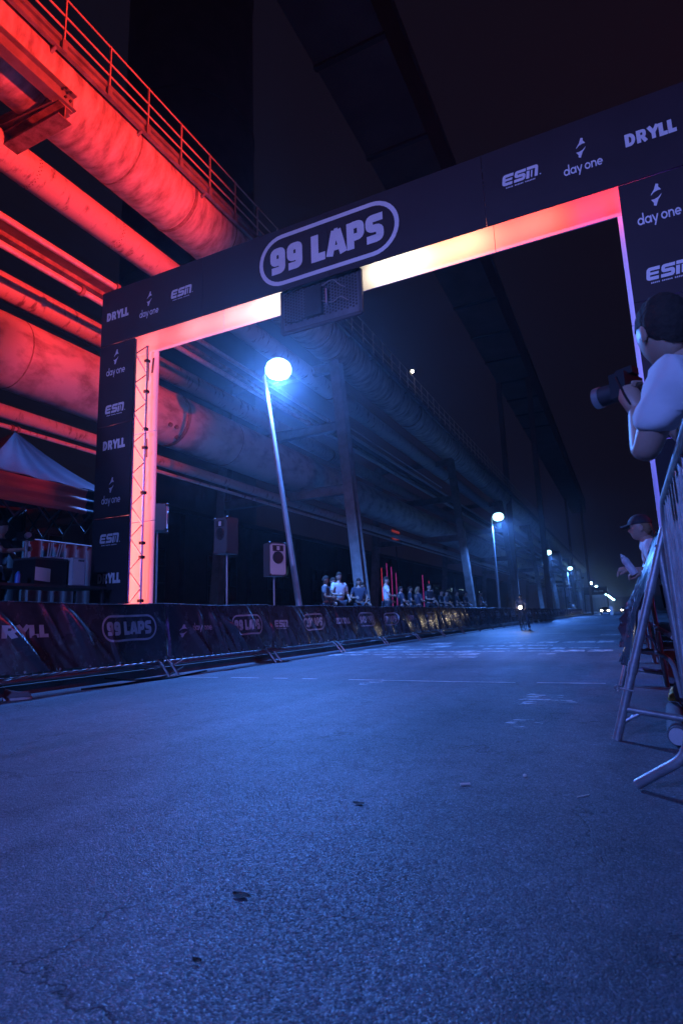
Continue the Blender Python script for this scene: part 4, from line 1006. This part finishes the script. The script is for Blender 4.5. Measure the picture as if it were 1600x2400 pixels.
# photographer in a white T-shirt, cut by the right edge
phJ = dict(pel=(.50,2.22,1.0), wai=(.45,2.20,1.17), che=(.34,2.16,1.40), nek=(.27,2.15,1.57), hed=(.215,2.17,1.735),
           sL=(.20,2.03,1.52), eL=(.105,2.10,1.29), wL=(.11,2.30,1.52), sR=(.44,2.30,1.53), eR=(.34,2.48,1.34), wR=(.17,2.40,1.54),
           hL=(.44,2.14,.95), hR=(.56,2.30,.95), kL=(.45,2.15,.53), kR=(.57,2.32,.53), aL=(.46,2.12,.09), aR=(.58,2.30,.09))
ph, pw = person('photographer in a white T-shirt raising a camera at the right edge', (.50, 2.22, .0), R(52), None, top=M_WHITE, legs=M_DENIM, hair=M_HAIR, hpitch=R(-12), hyaw=R(-26), h=1.05, JW=phJ,
       hands={'L': ((-.25, .3, .9), (-.8, -.5, 0), .9), 'R': ((-.6, .1, .75), (.3, .9, 0), .9)})
cp = (pw['wL'] + pw['wR'])*.5 + Vector((-.05, .03, .10))
pc = thing('photo_camera', 'black photo camera held up by the photographer at the right edge', 'camera', tuple(cp))
Mc = Matrix.Translation(cp) @ Matrix.Rotation(R(62), 4, 'Z')
part('camera_body', MB().box((-.07,-.03,-.048), (.07,.03,.048)).xf(Mc), M_BLACK, pc)
part('viewfinder', MB().box((-.025,-.04,.048), (.025,.025,.075)).xf(Mc), M_BLACK, pc)
part('lens', MB().tube([Mc @ Vector((0,.03,0)), Mc @ Vector((0,.12,0))], [.036,.04], 16), M_DARKSTEEL, pc, True)
part('lens_ring', MB().tube([Mc @ Vector((0,.10,0)), Mc @ Vector((0,.125,0))], .042, 16), M_ALU, pc, True)
part('strap', MB().tube(rnd3([Mc @ Vector((.07,0,.03)), Mc @ Vector((.10,-.05,-.10)), Mc @ Vector((-.02,-.09,-.17)), Mc @ Vector((-.10,-.05,-.10)), Mc @ Vector((-.07,0,.03))], .05), .005, 6), M_BLACK, pc, True)

# ================================================================== TENT ON THE PLATFORM
st = thing('stage_platform', 'low black platform under the tent behind the left banners', 'platform', (-9.6, 5.6, .3))
part('deck', MB().box((-11.4, 3.0, .72), (-7.55, 8.3, .80)), M_STAGE, st)
part('skirt', MB().grid(lambda u, v: (-7.58 + .015*math.sin(u*70), 3.0 + 5.3*u, .3 + .42*v), 80, 2), M_CURTAIN, st, True)
tent = thing('canopy_tent', 'folding canopy tent with a striped red valance at the left edge', 'tent', (-9.6, 6.6, .8))
tx0, tx1, ty0, ty1, te, tp, tb = -10.8, -8.4, 5.2, 7.72, 3.22, 4.33, 2.80
pk = Vector(((tx0+tx1)/2, (ty0+ty1)/2 + .1, tp))
cs = [(tx1,ty0),(tx1,ty1),(tx0,ty1),(tx0,ty0)]
for k in range(4):
    a = Vector((*cs[k], te)); b = Vector((*cs[(k+1) % 4], te))
    def S(u, v):
        p = a.lerp(b, u); q = p.lerp(pk, v)
        q.z -= .16*math.sin(math.pi*v)*(.45 + .55*math.sin(math.pi*u)); q.z += .012*math.sin(26*u)*(1-v); return q
    cn = part('canopy_panel', MB().grid(S, 24, 14), M_TENT, tent, True)
def valance(p, q, names):
    p = Vector(p); q = Vector(q); n = (q-p).normalized().cross(Vector((0,0,1)))
    for (u0, u1, m) in names:
        def S(u, v):
            t = u0 + (u1-u0)*u; x = p.lerp(q, t); wv = .03*math.sin(v*15 + t*1.2)*(.4+.6*math.sin(math.pi*t))
            return x + n*(wv + .012*math.sin(t*14)) + Vector((0,0,-.44*v))
        part('valance', MB().grid(S, 16, 16), m, tent, True)
valance((tx1+.005,ty0,te-.01), (tx1+.005,ty1,te-.01), [(0,.78,M_TENTR),(.78,1,M_TENTB)])
valance((tx1,ty1+.005,te-.01), (tx0,ty1+.005,te-.01), [(0,.3,M_TENTB),(.3,1,M_TENTR)])
for (x, y) in cs:
    part('leg', MB().bar((x-.03 if x > -9 else x+.03, y-.03 if y > 6 else y+.03, .80), (x-.03 if x > -9 else x+.03, y-.03 if y > 6 else y+.03, te-.02), .045, .045, (0,1,0)), M_DARKSTEEL, tent)
for k in range(4):
    a = Vector((*cs[k], 0)); b = Vector((*cs[(k+1) % 4], 0))
    for i in range(4):
        p = a.lerp(b, i/4); q = a.lerp(b, (i+1)/4)
        for (z0, z1) in ((2.55, te-.05), (te-.05, 2.55)):
            cpt = (pk*1.0); ins = (Vector((pk.x, pk.y, 0)) - (p+q)/2).normalized()*.05
            part('scissor_bar', MB().bar(p + ins + Vector((0,0,z0)), q + ins + Vector((0,0,z1)), .018, .03), M_DARKSTEEL, tent)
part('back_wall', MB().grid(lambda u, v: (tx0 + .03*math.sin(u*40), ty0 + (ty1-ty0)*u, .85 + (te-.9)*v), 60, 2), M_CURTAIN, tent, True)
# curtain behind, lit red at its folds
cur = thing('backdrop_curtain', 'dark pleated backdrop curtain behind the tent', 'curtain', (-12.0, 8.5, .3))
part('curtain_cloth', MB().grid(lambda u, v: (-12.0 + .07*math.sin(u*150), 4.5 + 7.5*u, .3 + 2.5*v), 260, 2), M_CURTAIN, cur, True)
part('curtain_rail', MB().tube([(-12.0, 4.4, 2.82), (-12.0, 12.1, 2.82)], .025, 8), M_DARKSTEEL, cur, True)
for y in (4.5, 8.2, 12.0): part('curtain_post', MB().tube([(-12.1, y, .3), (-12.1, y, 2.85)], .025, 8), M_DARKSTEEL, cur, True)
# table with a computer, router and papers
tb_ = thing('folding_table', 'folding table on the platform under the tent', 'table', (-8.1, 6.3, .8))
part('table_top', MB().box((-8.5, 5.2, 1.42), (-7.75, 7.1, 1.46)), M_STAGE, tb_)
for (x, y) in ((-8.45,5.25),(-7.8,5.25),(-8.45,7.05),(-7.8,7.05)): part('leg', MB().bar((x,y,.8),(x,y,1.42),.035,.035,(0,1,0)), M_DARKSTEEL, tb_)
pcx, pcy = -7.98, 6.55
pc_ = thing('computer_tower', 'small computer tower with a pale lit side on the tent table', 'computer', (pcx, pcy, 1.46))
part('case', MB().box((pcx-.2, pcy-.12, 1.46), (pcx+.2, pcy+.12, 1.90)), M_SPKP, pc_)
part('side_frame', MB().box((pcx+.2, pcy-.105, 1.475), (pcx+.204, pcy+.105, 1.885)), M_PAPER, pc_)
for j in range(4): part('vent', MB().box((pcx+.2045, pcy-.02+j*.028, 1.845), (pcx+.207, pcy-.002+j*.028, 1.87)), M_BLACK, pc_)
cs_ = thing('equipment_case', 'dark flat equipment case beside the computer on the tent table', 'case', (-8.1, 6.1, 1.46))
part('case_body', MB().box((-8.35, 5.83, 1.461), (-7.85, 6.38, 1.84)), M_BLACK, cs_); part('lid', MB().box((-8.36, 5.82, 1.841), (-7.84, 6.39, 1.87)), M_SPK, cs_)
rt = thing('wireless_router', 'router with four upright antennas on the equipment case', 'router', (-8.0, 6.26, 1.87))
part('router_body', MB().box((-8.1, 6.12, 1.871), (-7.92, 6.36, 1.905)), M_SPKP, rt)
for (dy, tl) in ((-.10,.02),(-.06,.025),(.06,.05),(.10,.055)): part('antenna', MB().tube([(-8.0, 6.24+dy, 1.90), (-8.0, 6.24+dy+tl, 2.12)], .011, 8), M_SPKP, rt, True)
pp = thing('paper_sheet', 'pale sheet of paper pinned to the front of the equipment case', 'paper', (-7.83, 5.98, 1.55))
part('sheet', MB().grid(lambda u, v: (-7.835 + .01*math.sin(3*u), 5.82 + .26*u, 1.52 + .2*v - .02*u), 4, 4), M_PAPER, pp)
bb = thing('drink_bottle', 'blue drink bottle on the tent table left of the paper', 'bottle', (-7.9, 5.6, 1.46))
part('bottle_body', MB().lathe([(0,0),(.04,.002),(.04,.13),(.025,.16),(.013,.18),(0,.18)], (-7.9, 5.6, 1.461), 14), M_BLUEB, bb, True)
# operator in the tent and a video camera on a stand
person('operator at the left edge under the tent, lit red', (-8.95, 6.0, .8), R(-62), dict(eR=(.25,.18,1.22), wR=(.10,.42,1.26), eL=(-.26,.12,1.16), wL=(-.15,.34,1.10)), top=M_NAVY, hair=M_HAIR, h=1.0, hpitch=R(-10))
person('second helper in the tent behind the operator, cut by the left edge', (-9.75, 6.25, .8), R(-80), dict(eR=(.25,.1,1.14), wR=(.16,.3,1.1)), top=M_GREYC, hair=M_HAIRL, h=.98, hpitch=R(-6))
vc = thing('video_camera', 'small video camera on a thin stand under the tent', 'camera', (-8.45, 6.1, .8))
part('stand', MB().tube([(-8.45, 6.1, .8), (-8.45, 6.1, 2.2)], .02, 8), M_ALU, vc, True)
part('camera_body', MB().box((-8.55, 6.0, 2.2), (-8.4, 6.2, 2.32)), M_BLACK, vc); part('lens', MB().tube([(-8.4, 6.06, 2.26), (-8.28, 6.0, 2.26)], .045, 12), M_ALU, vc, True)
for a in (0, 120, 240): part('leg', MB().tube([(-8.45, 6.1, 1.2), (-8.45+.35*math.cos(R(a)), 6.1+.35*math.sin(R(a)), .81)], .012, 6), M_ALU, vc, True)

# ================================================================== LOUDSPEAKERS ON STANDS
def speaker(label, x, y, z0, z1, yaw, front, tilt=0, w=.42, d=.36):
    t = thing('loudspeaker', label, 'loudspeaker', (x, y, z0), 'loudspeakers behind the left barriers')
    M = Matrix.Translation((x, y, z0)) @ Matrix.Rotation(R(yaw), 4, 'Z') @ Matrix.Rotation(R(tilt), 4, 'X')
    hh = z1 - z0
    cab = MB(); cab.prism([(-w/2,-d/2),(w/2,-d/2),(w*.38,d/2),(-w*.38,d/2)], (0,0,0), (0,0,hh), (0,1,0)); cab.xf(M)
    part('cabinet', cab, M_SPK, t)
    part('front_baffle', MB().box((-w*.46,-d/2-.012,.03), (w*.46,-d/2-.002,hh-.03)).xf(M), front, t)
    part('horn', MB().box((-w*.32,-d/2-.02,hh*.74), (w*.32,-d/2-.013,hh*.92)).xf(M), M_BLACK, t)
    part('horn_cell', MB().box((-w*.08,-d/2-.03,hh*.77), (w*.08,-d/2-.021,hh*.89)).xf(M), M_SPKP, t)
    cone = MB().lathe([(.138,.0),(.13,.016),(.10,.008),(.04,.006),(0,.02)], (0,0,0), 24)
    cone.xf(M @ Matrix.Translation((0,-d/2-.014,hh*.55)) @ Matrix.Rotation(R(90), 4, 'X'))
    part('woofer', cone, M_BLACK, t, True)
    for (a, b) in ((-1,0),(1,0),(-1,1),(1,1)):
        part('corner', MB().ball((a*w*.46,-d/2,.02 + b*(hh-.04)), .035, 8, 6).xf(M), M_BLACK, t, True)
    s = thing('speaker_stand', 'thin stand carrying the %s' % ' '.join(label.split()[:9]), 'speaker stand', (x, y, .3), 'speaker stands behind the left barriers')
    part('pole', MB().tube([(x, y, .45), (x, y, z0 - .002)], .02, 10), M_LAMPPOST, s, True)
    for a in (30, 150, 270): part('leg', MB().tube([(x, y, 1.0), (x+.5*math.cos(R(a)), y+.5*math.sin(R(a)), .31)], .014, 8), M_DARKSTEEL, s, True)
speaker('dark loudspeaker turned to the right between arch leg and street lamp', -7.70, 10.3, 2.27, 3.06, -12, M_SPK)
speaker('pale fronted loudspeaker facing the road, lower and left of the street lamp pole', -6.98, 11.05, 1.78, 2.52, 62, M_SPKP)
speaker('loudspeaker seen from its side right behind the arch leg', -8.52, 9.05, 2.70, 3.25, 130, M_SPKP)

# ================================================================== FAR DETAILS
# added glowing tubes standing in for purple-lit stage fabric behind the crowd
for (x, y, z0, z1, m, lab) in ((-15.0, 37.6, 1.9, 4.2, M_TUBER, 'bright red glow tube for lit fabric, left of the pink ones behind the crowd'), (-15.0, 38.6, 1.6, 4.6, M_TUBEP, 'tall pink glow tube for lit fabric behind the crowd, second from left'), (-15.0, 39.5, 1.5, 4.4, M_TUBEP, 'pink glow tube for lit fabric behind the crowd, third from left'), (-15.0, 40.4, 1.5, 4.0, M_TUBEP, 'short pink glow tube for lit fabric behind the crowd, fourth from left'), (-14.2, 45.8, 1.2, 3.6, M_TUBER, 'red glow tube for lit fabric farther right behind the crowd'), (-14.2, 44.2, 1.5, 4.0, M_TUBEP, 'pink glow tube for lit fabric beside the right red one')):
    t = thing('glow_tube', lab, 'light tube', (x, y, .3), 'glow tubes for lit fabric behind the crowd')
    part('tube', MB().tube([(x, y, z0), (x, y, z1)], .022, 8), m, t, True); part('stand', MB().tube([(x, y, .3), (x, y, z0)], .02, 6), M_DARKSTEEL, t, True)
    part('foot', MB().lathe([(0,.03),(.2,.02),(.2,0)], (x, y, .3), 12), M_DARKSTEEL, t)
gl = thing('glow_sign', 'small dim red lit board above the crowd', 'sign', (-15.2, 41.5, .3))
part('board', MB().box((-15.25, 40.6, 6.3), (-15.2, 42.2, 7.3)), emit('red_board', (.8, .08, .05), .22), gl); part('post', MB().tube([(-15.25, 41.4, .3), (-15.25, 41.4, 6.3)], .05, 8), M_DARKSTEEL, gl)
# pale double board, far banner gantry, cars
bd = thing('double_board', 'pale pair of narrow boards standing behind the far barriers', 'sign', (-7.6, 90, .3))
for x in (-8.05, -7.55): part('board', MB().box((x-.18, 90, 2.9), (x+.18, 90.05, 4.1)), M_SHOE, bd)
part('post', MB().tube([(-7.8, 90.1, .3), (-7.8, 90.1, 4.1)], .05, 8), M_DARKSTEEL, bd)
ga = thing('banner_gantry', 'far dark banner gantry with a small pale logo and lettering', 'gantry', (-6.2, 145, 0))
part('crossbar', MB().box((-8.6, 145, 4.3), (-3.6, 145.2, 6.1)), M_PANEL, ga)
for x in (-8.5, -3.7): part('post', MB().bar((x, 145.1, 0), (x, 145.1, 4.3), .25, .25, (0,1,0)), M_DARKSTEEL, ga)
print_mark('ICON', lambda u, v, l: Vector((u, 144.96 - l, v)), -7.5, 4.6, .75, ga, M_PRINT, width=.7); print_mark('DAYTEXT', lambda u, v, l: Vector((u, 144.96 - l, v)), -6.4, 4.9, .62, ga, M_PRINT, width=2.0)
def car(x, y, z, yaw, lab):
    t = thing('parked_car', lab, 'car', (x, y, z), 'cars far down the road')
    M = Matrix.Translation((x, y, z)) @ Matrix.Rotation(R(yaw), 4, 'Z')
    prof = [(-2.1,.35),(2.1,.35),(2.15,.7),(1.95,.95),(1.0,1.0),(.4,1.45),(-1.1,1.45),(-1.9,1.0),(-2.15,.9)]
    b = MB(); n = len(prof)
    for s, k in ((-.85, .96), (-.7, 1), (.7, 1), (.85, .96)):
        for (yy, zz) in prof: b.v.append(M @ Vector((s*(1 if zz < 1.1 else .82), -yy*k, zz)))
    for i in range(3):
        for k in range(n): b.f.append((i*n+k, i*n+(k+1) % n, (i+1)*n+(k+1) % n, (i+1)*n+k))
    b.f.append(tuple(range(n))); b.f.append(tuple(3*n+k for k in reversed(range(n))))
    part('body', b, M_CARW, t, True)
    part('windscreen', MB().poly([M @ Vector(p) for p in ((-.6,-1.0,1.03),(.6,-1.0,1.03),(.5,-.5,1.4),(-.5,-.5,1.4))]), M_GLASS, t)
    for (a, c) in ((-.75,1.3),(.75,1.3),(-.75,-1.3),(.75,-1.3)):
        w_ = part('wheel', MB().tube([M @ Vector((a-.1,c,.32)), M @ Vector((a+.1,c,.32))], .32, 16), M_TYRE, t); part('rim', MB().tube([M @ Vector((a*1.14-.02,c,.32)), M @ Vector((a*1.14+.02,c,.32))], .2, 12), M_ALU, w_)
    for a in (-.6, .6): part('headlight', MB().ball((a,-2.1,.72), (.2,.08,.12), 10, 6).xf(M), M_HEADL, t, True)
car(-3.9, 128, 0, 0, 'distant car with lit headlights on the left of the road end')
car(-.6, 150, 0, 4, 'distant car with lit headlights on the right of the road end')
post = thing('marker_post', 'pale narrow marker board at the far end of the road', 'sign', (-2.2, 100, 0))
part('board', MB().box((-2.45, 100, .05), (-2.0, 100.06, 1.35)), M_SHOE, post)

# far trees and dark block that close the road
far = thing('far_building', 'dark low building closing the far end of the road', 'building', (0, 460, 0))
part('wall', MB().box((-30, 455, 0), (60, 470, 9)), M_BRICK, far); part('roof', MB().box((-31, 454, 9.01), (61, 471, 9.6)), M_DARKSTEEL, far)

# ================================================================== LEAD CYCLIST (at rest, lamp lit)
cx, cy = -4.5, 29.0
bk = thing('bicycle', 'racing bicycle with a bright front lamp standing on the road by the barriers', 'bicycle', (cx, cy, 0))
def wheel(y):
    t = [(cx, y + .335*math.cos(R(a)), .335 + .335*math.sin(R(a))) for a in range(0, 361, 15)]
    w = part('wheel', MB().tube(t, .016, 6, False), M_TYRE, bk, True)
    sp_ = MB()
    for a in range(0, 360, 30): sp_.tube([(cx, y, .335), (cx, y + .32*math.cos(R(a)), .335 + .32*math.sin(R(a)))], .002, 3)
    part('spokes', sp_, M_ALU, w); part('hub', MB().tube([(cx-.05, y, .335), (cx+.05, y, .335)], .02, 8), M_ALU, w, True)
wheel(cy - .5); wheel(cy + .5)
fb = MB()
for a, b in (((0,.5,.335),(0,.08,.28)),((0,.08,.28),(0,.25,.85)),((0,.25,.85),(0,-.36,.83)),((0,-.36,.80),(0,.08,.28)),((0,.5,.335),(0,.22,.80)),((0,-.5,.335),(0,-.38,.66)),((0,-.38,.66),(0,-.34,.98))):
    fb.tube([(cx+a[0], cy+a[1], a[2]), (cx+b[0], cy+b[1], b[2])], .018, 8)
part('frame', fb, M_CARW, bk, True)
part('saddle', MB().ball((cx, cy+.28, .93), (.07,.13,.03), 10, 6), M_BLACK, bk, True)
part('handlebar', MB().tube(rnd3([(cx-.21, cy-.45, .92), (cx-.21, cy-.40, 1.0), (cx, cy-.36, 1.0), (cx+.21, cy-.40, 1.0), (cx+.21, cy-.45, .92)], .06), .014, 8), M_BLACK, bk, True)
part('crank', MB().tube([(cx-.1, cy+.08, .45), (cx-.08, cy+.08, .28), (cx+.08, cy+.08, .28), (cx+.1, cy+.08, .11)], .012, 6), M_ALU, bk, True)
lm = part('front_lamp', MB().tube([(cx, cy-.44, 1.06), (cx, cy-.52, 1.06)], [.04, .075], 14), M_BLACK, bk, True)
part('lens', MB().ball((cx, cy-.52, 1.06), (.075,.03,.075), 14, 8), M_HEADL, lm, True)
add_light('front_lamp_light', 'SPOT', (cx, cy-.60, 1.06), 16, (1, .80, .5), (cx-.1, cy-8, .95), bk, shadow_soft_size=.05, spot_size=R(110), spot_blend=.8)
person('cyclist astride the bicycle with the lit lamp, one foot on the road', (cx + .0, cy + .12, 0), R(180),
       dict(pel=(0,0,.97), wai=(0,.09,1.10), che=(0,.22,1.28), nek=(0,.31,1.40), hed=(0,.38,1.54), sL=(-.18,.24,1.36), eL=(-.22,.36,1.16), wL=(-.2,.46,1.02), sR=(.18,.24,1.36), eR=(.22,.36,1.16), wR=(.2,.46,1.02),
            hL=(-.09,0,.93), kL=(-.2,.08,.5), aL=(-.26,.0,.09), hR=(.09,0,.93), kR=(.13,.16,.55), aR=(.12,.06,.2)), top=M_NAVY, legs=M_NAVY, shoes=M_SHOE, cap=M_CAP, hpitch=R(-2))

bpy.data.scenes.remove(TMP)

# ================================================================== AIR: thin smoke that catches the lamps
hz = MB().box((-80, -45, -1.0), (60, 520, 68)); hz_o = struct('haze', hz, M_SOIL, 'stuff')
HM_ = bpy.data.materials.new('haze'); HM_.use_nodes = True; nt = HM_.node_tree; nt.nodes.clear()
out = nt.nodes.new('ShaderNodeOutputMaterial'); pv = nt.nodes.new('ShaderNodeVolumePrincipled')
pv.inputs['Color'].default_value = (.85, .85, .9, 1); pv.inputs['Density'].default_value = HAZE; pv.inputs['Anisotropy'].default_value = 0.86
nt.links.new(pv.outputs[0], out.inputs['Volume'])
hz_o.data.materials.clear(); hz_o.data.materials.append(HM_)
